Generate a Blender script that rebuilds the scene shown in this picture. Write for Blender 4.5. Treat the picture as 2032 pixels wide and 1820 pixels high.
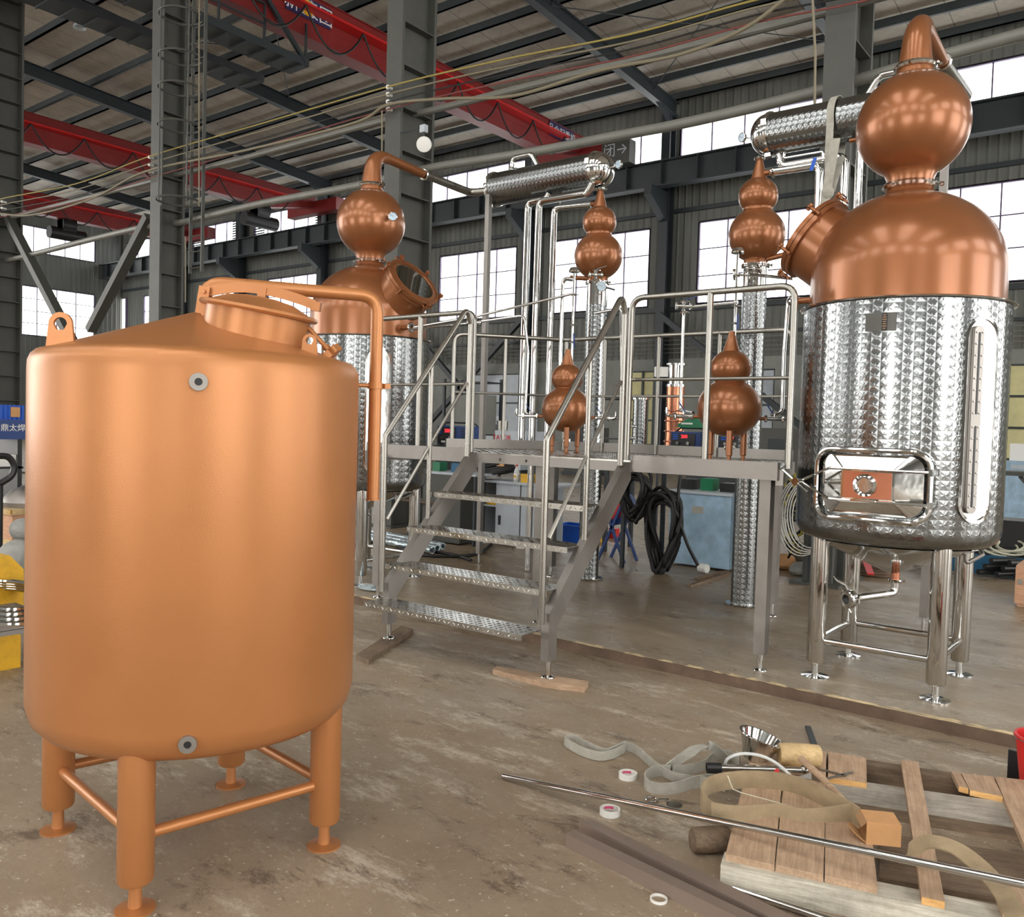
import bpy, math, random
from math import sin, cos, pi, radians, hypot, sqrt, atan2
from mathutils import Vector, Matrix
random.seed(7)
for o in list(bpy.data.objects): bpy.data.objects.remove(o)
SC = bpy.context.scene
COL = SC.collection
V = Vector

# ---------------------------------------------------------------- camera
YAW, PITCH, ROLL = radians(37.67), radians(-2.117), radians(1.654)
FPX = 1700.0
CAM = V((0, 0, 1.55))
_f = V((-sin(YAW) * cos(PITCH), cos(YAW) * cos(PITCH), sin(PITCH)))
_r = V((cos(YAW), sin(YAW), 0))
_u = _r.cross(_f)
CR = _r * cos(ROLL) + _u * sin(ROLL)
CU = -_r * sin(ROLL) + _u * cos(ROLL)
cd = bpy.data.cameras.new('camera')
cam = bpy.data.objects.new('camera', cd)
COL.objects.link(cam)
cam.matrix_world = Matrix(((CR.x, CU.x, -_f.x, CAM.x), (CR.y, CU.y, -_f.y, CAM.y), (CR.z, CU.z, -_f.z, CAM.z), (0, 0, 0, 1)))
cd.sensor_fit = 'HORIZONTAL'
cd.sensor_width = 36.0
cd.lens = 36.0 * FPX / 2032.0
cd.clip_end = 300
SC.camera = cam

# ---------------------------------------------------------------- sky, sun, exposure
W = bpy.data.worlds.new('world')
SC.world = W
W.use_nodes = True
nt = W.node_tree
bg = nt.nodes['Background']
bg.inputs[0].default_value = (1.0, 0.975, 0.93, 1)
bg.inputs[1].default_value = 6.0
SC.view_settings.view_transform = 'Standard'
SC.view_settings.look = 'None'
SC.view_settings.exposure = 0.0
SC.view_settings.gamma = 1.0
SC.view_settings.use_curve_mapping = False
def area_light(name, loc, size, target, power, color=(1, 1, 1)):
    ld = bpy.data.lights.new(name, 'AREA')
    ld.shape = 'RECTANGLE'; ld.size, ld.size_y = size; ld.energy = power; ld.color = color
    lo = bpy.data.objects.new(name, ld); COL.objects.link(lo)
    lo.location = loc
    lo.rotation_euler = (V(target) - V(loc)).to_track_quat('-Z', 'Y').to_euler()
    return lo
# daylight falling in through the open front side of the hall (sky portal, overcast day)
#area_light('door_daylight', (2.0, -7.0, 5.0), (16, 7), (-3.0, 6.0, 0.8), 900, (1.0, 0.97, 0.93))

# ---------------------------------------------------------------- measured points
def ray(px, py):
    return CR * ((px - 1016) / FPX) - CU * ((py - 910) / FPX) + _f
def G(px, py, z=0.0):
    d = ray(px, py); return CAM + d * ((z - CAM.z) / d.z)
def PY(px, py, Y):
    d = ray(px, py); return CAM + d * (Y / d.y)
def PX(px, py, X):
    d = ray(px, py); return CAM + d * (X / d.x)

# ---------------------------------------------------------------- mesh builder
def frame(d, up=V((0, 0, 1))):
    w = V(d).normalized()
    if abs(w.dot(up)) > 0.999: up = V((0, 1, 0))
    u = up.cross(w).normalized()
    return u, w.cross(u), w
def fillet(pts, r, k=6):
    pts = [V(p) for p in pts]; out = [pts[0]]
    for i in range(1, len(pts) - 1):
        a, b, c = pts[i - 1], pts[i], pts[i + 1]
        d1, d2 = (a - b), (c - b); l1, l2 = d1.length, d2.length
        d1.normalize(); d2.normalize()
        ang = d1.angle(d2)
        if ang > pi - 0.02: out.append(b); continue
        t = min(r / math.tan(ang / 2), l1 * 0.49, l2 * 0.49)
        p, q = b + d1 * t, b + d2 * t
        for j in range(k + 1):
            s = j / k
            out.append(p * (1 - s) ** 2 + b * 2 * s * (1 - s) + q * s * s)
    out.append(pts[-1]); return out
def smoothpath(pts, n=8, closed=False):
    P = [V(p) for p in pts]; out = []; N = len(P)
    rng = N if closed else N - 1
    for i in range(rng):
        if closed: a, b, c, d = P[(i - 1) % N], P[i], P[(i + 1) % N], P[(i + 2) % N]
        else: a, b, c, d = P[max(i - 1, 0)], P[i], P[i + 1], P[min(i + 2, N - 1)]
        for j in range(n):
            t = j / n
            out.append(0.5 * ((2 * b) + (c - a) * t + (2 * a - 5 * b + 4 * c - d) * t * t + (3 * b - a - 3 * c + d) * t ** 3))
    if not closed: out.append(P[-1])
    return out
def tear_bars(mb, inside, x0, x1, y0, y1, z, pitch=0.042, L=0.030, W=0.009, h=0.0028, axis='z'):
    nx, ny = int((x1 - x0) / pitch), int((y1 - y0) / pitch)
    for i in range(nx):
        for j in range(ny):
            cx, cy = x0 + (i + 0.5) * pitch, y0 + (j + 0.5) * pitch
            if not inside(cx, cy): continue
            s_ = 1 if (i + j) % 2 else -1; a, b = 0.7071, 0.7071 * s_
            u = (a * L / 2, b * L / 2); v = (-b * W / 2, a * W / 2)
            P = [(cx - u[0], cy - u[1], 0), (cx - u[0] * .5 + v[0], cy - u[1] * .5 + v[1], 0), (cx + u[0] * .5 + v[0], cy + u[1] * .5 + v[1], 0), (cx + u[0], cy + u[1], 0), (cx + u[0] * .5 - v[0], cy + u[1] * .5 - v[1], 0), (cx - u[0] * .5 - v[0], cy - u[1] * .5 - v[1], 0), (cx - u[0] * .5, cy - u[1] * .5, h), (cx + u[0] * .5, cy + u[1] * .5, h)]
            if axis == 'z': vs = [(p[0], p[1], z + p[2]) for p in P]
            else: vs = [(p[0], z - p[2], p[1]) for p in P]
            mb.add(vs, [(0, 6, 1), (1, 6, 7, 2), (2, 7, 3), (3, 7, 4), (4, 7, 6, 5), (5, 6, 0)])
    return mb
ORG = {}
class MB:
    def __init__(s): s.v = []; s.f = []
    def add(s, vs, fs):
        n = len(s.v); s.v += [V(p) for p in vs]; s.f += [tuple(i + n for i in f) for f in fs]; return s
    def box(s, c, sz, rz=0.0, M=None):
        hx, hy, hz = sz[0] / 2, sz[1] / 2, sz[2] / 2
        if M is None: M = Matrix.Rotation(rz, 3, 'Z')
        vs = [V(c) + M @ V((x * hx, y * hy, z * hz)) for z in (-1, 1) for y in (-1, 1) for x in (-1, 1)]
        return s.add(vs, [(0, 2, 3, 1), (4, 5, 7, 6), (0, 1, 5, 4), (1, 3, 7, 5), (3, 2, 6, 7), (2, 0, 4, 6)])
    def bb(s, x0, x1, y0, y1, z0, z1): return s.box(((x0 + x1) / 2, (y0 + y1) / 2, (z0 + z1) / 2), (abs(x1 - x0), abs(y1 - y0), abs(z1 - z0)))
    def bar(s, a, b, w, h, up=V((0, 0, 1))):
        a, b = V(a), V(b); u, vv, ww = frame(b - a, up)
        M = Matrix((u, vv, ww)).transposed()
        return s.box((a + b) / 2, (w, h, (b - a).length), M=M)
    def ibeam(s, a, b, w, h, t=0.02, up=V((0, 0, 1))):
        a, b = V(a), V(b); u, vv, ww = frame(b - a, up); M = Matrix((u, vv, ww)).transposed(); c = (a + b) / 2; L = (b - a).length
        s.box(c, (t, h - 2 * t, L), M=M)
        for k in (-1, 1): s.box(c + vv * k * (h - t) / 2, (w, t, L), M=M)
        return s
    def lathe(s, prof, c=(0, 0, 0), d=(0, 0, 1), n=48, a0=0.0, a1=2 * pi):
        u, vv, w = (V((1, 0, 0)), V((0, 1, 0)), V((0, 0, 1))) if tuple(d) == (0, 0, 1) else frame(d)
        c = V(c); full = abs(a1 - a0 - 2 * pi) < 1e-6; m = n if full else n + 1
        vs = []; rings = []
        for r, z in prof:
            if r < 1e-6: rings.append([len(vs)]); vs.append(c + w * z)
            else:
                rings.append(list(range(len(vs), len(vs) + m)))
                for i in range(m):
                    a = a0 + (a1 - a0) * i / n; vs.append(c + u * (r * cos(a)) + vv * (r * sin(a)) + w * z)
        fs = []
        for A, B in zip(rings, rings[1:]):
            if len(A) == 1 and len(B) == 1: continue
            for i in range(n):
                j = (i + 1) % m if full else i + 1
                if len(A) == 1: fs.append((A[0], B[j], B[i]))
                elif len(B) == 1: fs.append((A[i], A[j], B[0]))
                else: fs.append((A[i], A[j], B[j], B[i]))
        return s.add(vs, fs)
    def cyl(s, a, b, r, r1=None, n=16, cap=True):
        a, b = V(a), V(b); L = (b - a).length; r1 = r if r1 is None else r1
        p = [(r, 0), (r1, L)]
        if cap: p = [(0, 0)] + p + [(0, L)]
        return s.lathe(p, a, (b - a) if (b - a).normalized() != V((0, 0, 1)) else (0, 0, 1), n)
    def pipe(s, a, b, r, ri, n=20):
        L = (V(b) - V(a)).length
        return s.lathe([(ri, 0), (r, 0), (r, L), (ri, L), (ri, 0)], a, (V(b) - V(a)), n)
    def tube(s, pts, r, n=12, closed=False, cap=True):
        P = [V(p) for p in pts]; N = len(P); vs = []; fs = []
        rr = r if isinstance(r, (list, tuple)) else [r] * N
        T = []
        for i in range(N):
            if closed: t = P[(i + 1) % N] - P[i - 1]
            else: t = P[min(i + 1, N - 1)] - P[max(i - 1, 0)]
            T.append(t.normalized())
        u, vv, w = frame(T[0])
        for i in range(N):
            if i: 
                q = T[i - 1].rotation_difference(T[i]); u = q @ u
            u = (u - T[i] * u.dot(T[i])).normalized(); vv = T[i].cross(u)
            for j in range(n):
                a = 2 * pi * j / n; vs.append(P[i] + (u * cos(a) + vv * sin(a)) * rr[i])
        for i in range(N if closed else N - 1):
            k = (i + 1) % N
            for j in range(n): fs.append((i * n + j, i * n + (j + 1) % n, k * n + (j + 1) % n, k * n + j))
        if cap and not closed:
            fs.append(tuple(range(n - 1, -1, -1))); fs.append(tuple((N - 1) * n + j for j in range(n)))
        return s.add(vs, fs)
    def strap(s, pts, w, t, side, closed=False):
        P = [V(p) for p in pts]; N = len(P); vs = []; fs = []
        for i in range(N):
            tt = ((P[(i + 1) % N] - P[i - 1]) if closed else (P[min(i + 1, N - 1)] - P[max(i - 1, 0)])).normalized()
            sd = V(side[i] if isinstance(side, list) else side); sd = (sd - tt * sd.dot(tt)).normalized(); nn = tt.cross(sd)
            for a, b in ((-1, -1), (1, -1), (1, 1), (-1, 1)): vs.append(P[i] + sd * (a * w / 2) + nn * (b * t / 2))
        for i in range(N if closed else N - 1):
            k = (i + 1) % N
            for j in range(4): fs.append((i * 4 + j, i * 4 + (j + 1) % 4, k * 4 + (j + 1) % 4, k * 4 + j))
        if not closed: fs += [(3, 2, 1, 0), tuple((N - 1) * 4 + j for j in range(4))]
        return s.add(vs, fs)
    def prism(s, poly, o, u, vv, w, t):
        o, u, vv, w = V(o), V(u), V(vv), V(w); n = len(poly)
        a = [o + u * x + vv * y for x, y in poly]; b = [p + w * t for p in a]
        return s.add(a + b, [tuple(range(n - 1, -1, -1)), tuple(range(n, 2 * n))] + [(i, (i + 1) % n, n + (i + 1) % n, n + i) for i in range(n)])
    def ring_prism(s, outer, inner, o, u, vv, w, t):
        o, u, vv, w = V(o), V(u), V(vv), V(w); n = len(outer); vs = []
        for k in (0, t):
            vs += [o + u * x + vv * y + w * k for x, y in outer]; vs += [o + u * x + vv * y + w * k for x, y in inner]
        fs = []
        for i in range(n):
            j = (i + 1) % n
            fs += [(i, n + i, n + j, j), (2 * n + i, 2 * n + j, 3 * n + j, 3 * n + i), (i, j, 2 * n + j, 2 * n + i), (n + i, 3 * n + i, 3 * n + j, n + j)]
        return s.add(vs, fs)
    def sph(s, c, r, n=24, sq=(1, 1, 1)):
        k = n // 2; s0 = len(s.v)
        s.lathe([(r * sin(pi * i / k) if 0 < i < k else 0, -r * cos(pi * i / k)) for i in range(k + 1)], (0, 0, 0), (0, 0, 1), n)
        for i in range(s0, len(s.v)): p = s.v[i]; s.v[i] = V((p.x * sq[0], p.y * sq[1], p.z * sq[2])) + V(c)
        return s
    def torus(s, c, R, r, d=(0, 0, 1), n=36, m=8, sx=1, sy=1):
        u, vv, w = frame(d)
        return s.tube([V(c) + u * (R * sx * cos(2 * pi * i / n)) + vv * (R * sy * sin(2 * pi * i / n)) for i in range(n)], r, m, closed=True)
    def build(s, name, mat, parent=None, org=None, ang=35, smooth=True):
        if parent is not None: off = ORG[parent.name]
        elif org is not None: off = V(org)
        else:
            xs = [p.x for p in s.v]; ys = [p.y for p in s.v]; zs = [p.z for p in s.v]
            off = V(((min(xs) + max(xs)) / 2, (min(ys) + max(ys)) / 2, min(zs)))
        me = bpy.data.meshes.new(name); me.from_pydata([tuple(p - off) for p in s.v], [], s.f)
        bmn = me; me.validate()
        import bmesh
        b = bmesh.new(); b.from_mesh(me); bmesh.ops.recalc_face_normals(b, faces=b.faces); b.to_mesh(me); b.free()
        if smooth:
            me.shade_smooth(); me.set_sharp_from_angle(angle=radians(ang))
        me.materials.append(mat)
        o = bpy.data.objects.new(name, me); COL.objects.link(o)
        if parent is not None: o.parent = parent
        else: o.location = off
        ORG[o.name] = off
        return o
def thing(name, loc, label, cat, group=None):
    o = bpy.data.objects.new(name, None); o.empty_display_size = 0.05; COL.objects.link(o); o.location = loc; ORG[o.name] = V(loc)
    return tag(o, label, cat, group)
def tag(o, label, cat=None, group=None, kind=None):
    o['label'] = label
    if cat: o['category'] = cat
    if group: o['group'] = group
    if kind: o['kind'] = kind
    return o
def struct(mb, name, mat, **k):
    o = mb.build(name, mat, **k); o['kind'] = 'structure'; return o
def one(mb, name, mat, label, cat, group=None, **k): return tag(mb.build(name, mat, **k), label, cat, group)
def copy_tree(o, parent=None):
    c = o.copy(); COL.objects.link(c); c.parent = parent
    for ch in [x for x in bpy.data.objects if x.parent == o]: copy_tree(ch, c)
    return c
def text(txt, size, mat, parent, c, right, up, name='lettering', ext=0.002, label=None):
    cu = bpy.data.curves.new('txt', 'FONT'); cu.body = txt; cu.size = size; cu.extrude = ext; cu.align_x = 'CENTER'; cu.align_y = 'CENTER'
    t = bpy.data.objects.new('txt', cu); COL.objects.link(t)
    dg = bpy.context.evaluated_depsgraph_get(); dg.update()
    me = bpy.data.meshes.new_from_object(t.evaluated_get(dg)); bpy.data.objects.remove(t)
    r_, u_ = V(right).normalized(), V(up).normalized(); w = r_.cross(u_)
    off = ORG[parent.name]
    for v in me.vertices: p = v.co.copy(); v.co = V(c) - off + r_ * p.x + u_ * p.y + w * p.z
    me.materials.clear(); me.materials.append(mat)
    o = bpy.data.objects.new(name, me); COL.objects.link(o); o.parent = parent; ORG[o.name] = off
    if label: o['label'] = label
    return o

# ---------------------------------------------------------------- materials
def srgb(r, g, b):
    f = lambda c: (c / 255 / 12.92) if c / 255 <= 0.04045 else ((c / 255 + 0.055) / 1.055) ** 2.4
    return (f(r), f(g), f(b), 1)
def N(nt, t, **k):
    n = nt.nodes.new(t)
    for a, b in k.items(): setattr(n, a, b)
    return n
def mat(name, col, rough=0.5, metal=0.0, bump=0.0, bscale=40, var=0.0, vscale=6, emit=None, es=1.0, alpha=1.0, trans=0.0, coat=0.0, stretch=None, spec=0.5, rvar=0.0):
    m = bpy.data.materials.new(name); m.use_nodes = True; nt = m.node_tree; p = nt.nodes['Principled BSDF']
    p.inputs['Base Color'].default_value = col; p.inputs['Roughness'].default_value = rough; p.inputs['Metallic'].default_value = metal
    p.inputs['Specular IOR Level'].default_value = spec
    if coat: p.inputs['Coat Weight'].default_value = coat; p.inputs['Coat Roughness'].default_value = 0.13
    if emit: p.inputs['Emission Color'].default_value = emit; p.inputs['Emission Strength'].default_value = es
    if alpha < 1: p.inputs['Alpha'].default_value = alpha
    if trans: p.inputs['Transmission Weight'].default_value = trans
    tc = N(nt, 'ShaderNodeTexCoord'); src = tc.outputs['Object']
    if stretch:
        mp = N(nt, 'ShaderNodeMapping'); mp.inputs['Scale'].default_value = stretch; nt.links.new(src, mp.inputs[0]); src = mp.outputs[0]
    if var or rvar:
        nz = N(nt, 'ShaderNodeTexNoise'); nz.inputs['Scale'].default_value = vscale; nz.inputs['Detail'].default_value = 6; nz.inputs['Roughness'].default_value = 0.6
        nt.links.new(src, nz.inputs[0])
        if var:
            mr = N(nt, 'ShaderNodeMapRange'); mr.inputs[1].default_value = 0.3; mr.inputs[2].default_value = 0.7; mr.inputs[3].default_value = 1 - var; mr.inputs[4].default_value = 1 + var
            nt.links.new(nz.outputs[0], mr.inputs[0])
            mx = N(nt, 'ShaderNodeMix', data_type='RGBA', blend_type='MULTIPLY'); mx.inputs[0].default_value = 1; mx.inputs[6].default_value = col
            cb = N(nt, 'ShaderNodeCombineColor')
            for i in range(3): nt.links.new(mr.outputs[0], cb.inputs[i])
            nt.links.new(cb.outputs[0], mx.inputs[7]); nt.links.new(mx.outputs[2], p.inputs['Base Color'])
        if rvar:
            m2 = N(nt, 'ShaderNodeMapRange'); m2.inputs[1].default_value = 0.3; m2.inputs[2].default_value = 0.7; m2.inputs[3].default_value = max(rough - rvar, 0.02); m2.inputs[4].default_value = rough + rvar
            nt.links.new(nz.outputs[0], m2.inputs[0]); nt.links.new(m2.outputs[0], p.inputs['Roughness'])
    if bump:
        nb = N(nt, 'ShaderNodeTexNoise'); nb.inputs['Scale'].default_value = bscale; nb.inputs['Detail'].default_value = 4
        nt.links.new(src, nb.inputs[0])
        bp = N(nt, 'ShaderNodeBump'); bp.inputs['Strength'].default_value = 1; bp.inputs['Distance'].default_value = bump
        nt.links.new(nb.outputs[0], bp.inputs['Height']); nt.links.new(bp.outputs[0], p.inputs['Normal'])
    return m
def math_(nt, op, a, b=None, c=None):
    n = N(nt, 'ShaderNodeMath', operation=op)
    for i, x in enumerate((a, b, c)):
        if x is None: continue
        if isinstance(x, (int, float)): n.inputs[i].default_value = x
        else: nt.links.new(x, n.inputs[i])
    return n.outputs[0]
def quilt(name, axis, ncirc, tile, rough=0.19, depth=0.0024):
    """engine-turned stainless sheet: rows of small pressed pyramids wrapped round the shell"""
    m = mat(name, srgb(140, 143, 144), rough, 1.0); nt = m.node_tree; p = nt.nodes['Principled BSDF']
    tc = N(nt, 'ShaderNodeTexCoord'); sp = N(nt, 'ShaderNodeSeparateXYZ'); nt.links.new(tc.outputs['Object'], sp.inputs[0])
    X, Y, Z = sp.outputs
    a, b, l = (Y, X, Z) if axis == 'z' else (Z, Y, X)
    u = math_(nt, 'MULTIPLY', math_(nt, 'ARCTAN2', a, b), ncirc / (2 * pi))
    v = math_(nt, 'DIVIDE', l, tile)
    fu = math_(nt, 'SUBTRACT', math_(nt, 'FRACT', math_(nt, 'ADD', u, 100.0)), 0.5); fv = math_(nt, 'SUBTRACT', math_(nt, 'FRACT', math_(nt, 'ADD', v, 100.0)), 0.5)
    h = math_(nt, 'SUBTRACT', 0.5, math_(nt, 'MAXIMUM', math_(nt, 'ABSOLUTE', fu), math_(nt, 'ABSOLUTE', fv)))
    # fan-like curl inside every tile
    an = math_(nt, 'ARCTAN2', fv, fu)
    curl = math_(nt, 'MULTIPLY', math_(nt, 'SINE', math_(nt, 'MULTIPLY', an, 4.0)), math_(nt, 'MULTIPLY', h, 0.4))
    hh = math_(nt, 'ADD', h, curl)
    nz = N(nt, 'ShaderNodeTexNoise'); nz.inputs['Scale'].default_value = 2.2; nt.links.new(tc.outputs['Object'], nz.inputs[0])
    hh = math_(nt, 'ADD', hh, math_(nt, 'MULTIPLY', nz.outputs[0], 3.0))
    bp = N(nt, 'ShaderNodeBump'); bp.inputs['Strength'].default_value = 1; bp.inputs['Distance'].default_value = depth
    nt.links.new(hh, bp.inputs['Height']); nt.links.new(bp.outputs[0], p.inputs['Normal'])
    return m
def corrugated(name, col, pitch=0.3, axis=0):
    m = mat(name, col, 0.6, 0.0, var=0.25, vscale=1.2, stretch=(1, 1, 0.15)); nt = m.node_tree; p = nt.nodes['Principled BSDF']
    tc = N(nt, 'ShaderNodeTexCoord'); sp = N(nt, 'ShaderNodeSeparateXYZ'); nt.links.new(tc.outputs['Object'], sp.inputs[0])
    f = math_(nt, 'FRACT', math_(nt, 'ADD', math_(nt, 'DIVIDE', sp.outputs[axis], pitch), 1000.0))
    h = math_(nt, 'SMOOTH_MAX', math_(nt, 'SUBTRACT', 0.22, math_(nt, 'ABSOLUTE', math_(nt, 'SUBTRACT', f, 0.5))), 0.0, 0.02)
    bp = N(nt, 'ShaderNodeBump'); bp.inputs['Strength'].default_value = 1; bp.inputs['Distance'].default_value = 0.15
    nt.links.new(h, bp.inputs['Height']); nt.links.new(bp.outputs[0], p.inputs['Normal'])
    return m
def concrete(name, cols, rough, gl=0.12):
    m = bpy.data.materials.new(name); m.use_nodes = True; nt = m.node_tree; p = nt.nodes['Principled BSDF']
    tc = N(nt, 'ShaderNodeTexCoord')
    def noise(s, det=8, ro=0.6, st=None, dist=0.0):
        src = tc.outputs['Object']
        if st: mp = N(nt, 'ShaderNodeMapping'); mp.inputs['Scale'].default_value = st; mp.inputs['Rotation'].default_value = (0, 0, 0.1); nt.links.new(src, mp.inputs[0]); src = mp.outputs[0]
        n = N(nt, 'ShaderNodeTexNoise'); n.inputs['Scale'].default_value = s; n.inputs['Detail'].default_value = det; n.inputs['Roughness'].default_value = ro; n.inputs['Distortion'].default_value = dist
        nt.links.new(src, n.inputs[0]); return n.outputs[0]
    def ramp(x, stops):
        r = N(nt, 'ShaderNodeValToRGB'); e = r.color_ramp.elements
        while len(e) < len(stops): e.new(0.5)
        for k, (q, c) in enumerate(stops): e[k].position = q; e[k].color = c
        nt.links.new(x, r.inputs[0]); return r.outputs[0]
    def mix(f, a, b):
        x = N(nt, 'ShaderNodeMix', data_type='RGBA')
        if isinstance(f, float): x.inputs[0].default_value = f
        else: nt.links.new(f, x.inputs[0])
        for i, q in ((6, a), (7, b)):
            if isinstance(q, tuple): x.inputs[i].default_value = q
            else: nt.links.new(q, x.inputs[i])
        return x.outputs[2]
    BW = lambda a, b: [(a, (0, 0, 0, 1)), (b, (1, 1, 1, 1))]
    base = ramp(noise(0.9, 10, 0.65), [(0.3, cols[0]), (0.5, cols[1]), (0.7, cols[2])])
    base = mix(ramp(noise(22, 6, 0.75), BW(0.3, 0.75)), base, cols[1])
    streak = ramp(noise(1.9, 12, 0.82, (0.8, 2.2, 1), 0.2), BW(0.53, 0.66))
    mot = ramp(noise(6.5, 10, 0.8), BW(0.35, 0.65)); base = mix(math_(nt, 'MULTIPLY', mot, 0.35), base, cols[0])
    c = mix(streak, base, cols[3])                                    # rubbed pale patches
    dark = ramp(noise(2.3, 10, 0.8, (1, 2.0, 1), 0.4), BW(0.55, 0.63))
    c = mix(math_(nt, 'MULTIPLY', dark, 0.75), c, cols[4])             # old oil and rust
    speck = ramp(noise(48, 4, 0.6), BW(0.64, 0.72))
    c = mix(math_(nt, 'MULTIPLY', speck, 0.7), c, cols[5])
    dsp = ramp(noise(26, 6, 0.8, (1, 1.8, 1)), BW(0.60, 0.66))
    c = mix(math_(nt, 'MULTIPLY', dsp, 0.5), c, cols[4])
    nt.links.new(c, p.inputs['Base Color'])
    rr = ramp(noise(1.1, 7, 0.7, (1, 2.5, 1)), [(0.35, (rough - gl,) * 3 + (1,)), (0.65, (rough + gl,) * 3 + (1,))])
    nt.links.new(rr, p.inputs['Roughness'])
    bp = N(nt, 'ShaderNodeBump'); bp.inputs['Strength'].default_value = 0.6; bp.inputs['Distance'].default_value = 0.004
    nt.links.new(math_(nt, 'ADD', noise(14, 8, 0.75), math_(nt, 'MULTIPLY', noise(90, 4, 0.7), 0.35)), bp.inputs['Height']); nt.links.new(bp.outputs[0], p.inputs['Normal'])
    return m
def wood(name, a, b, sc=(1, 14, 14), rough=0.75, dirt=0.3):
    m = bpy.data.materials.new(name); m.use_nodes = True; nt = m.node_tree; p = nt.nodes['Principled BSDF']; p.inputs['Roughness'].default_value = rough
    tc = N(nt, 'ShaderNodeTexCoord'); mp = N(nt, 'ShaderNodeMapping'); mp.inputs['Scale'].default_value = sc; nt.links.new(tc.outputs['Object'], mp.inputs[0])
    n = N(nt, 'ShaderNodeTexNoise'); n.inputs['Scale'].default_value = 5; n.inputs['Detail'].default_value = 9; n.inputs['Roughness'].default_value = 0.7; n.inputs['Distortion'].default_value = 0.6; nt.links.new(mp.outputs[0], n.inputs[0])
    r = N(nt, 'ShaderNodeValToRGB'); e = r.color_ramp.elements; e[0].position = 0.3; e[0].color = a; e[1].position = 0.7; e[1].color = b; nt.links.new(n.outputs[0], r.inputs[0])
    n2 = N(nt, 'ShaderNodeTexNoise'); n2.inputs['Scale'].default_value = 7; n2.inputs['Detail'].default_value = 7; n2.inputs['Roughness'].default_value = 0.7; nt.links.new(tc.outputs['Object'], n2.inputs[0])
    r2 = N(nt, 'ShaderNodeValToRGB'); e = r2.color_ramp.elements; e[0].position = 0.35; e[0].color = (1 - dirt,) * 3 + (1,); e[1].position = 0.6; e[1].color = (1, 1, 1, 1); nt.links.new(n2.outputs[0], r2.inputs[0])
    x = N(nt, 'ShaderNodeMix', data_type='RGBA', blend_type='MULTIPLY'); x.inputs[0].default_value = 1; nt.links.new(r.outputs[0], x.inputs[6]); nt.links.new(r2.outputs[0], x.inputs[7]); nt.links.new(x.outputs[2], p.inputs['Base Color'])
    bp = N(nt, 'ShaderNodeBump'); bp.inputs['Distance'].default_value = 0.002; nt.links.new(n.outputs[0], bp.inputs['Height']); nt.links.new(bp.outputs[0], p.inputs['Normal'])
    return m

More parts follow.
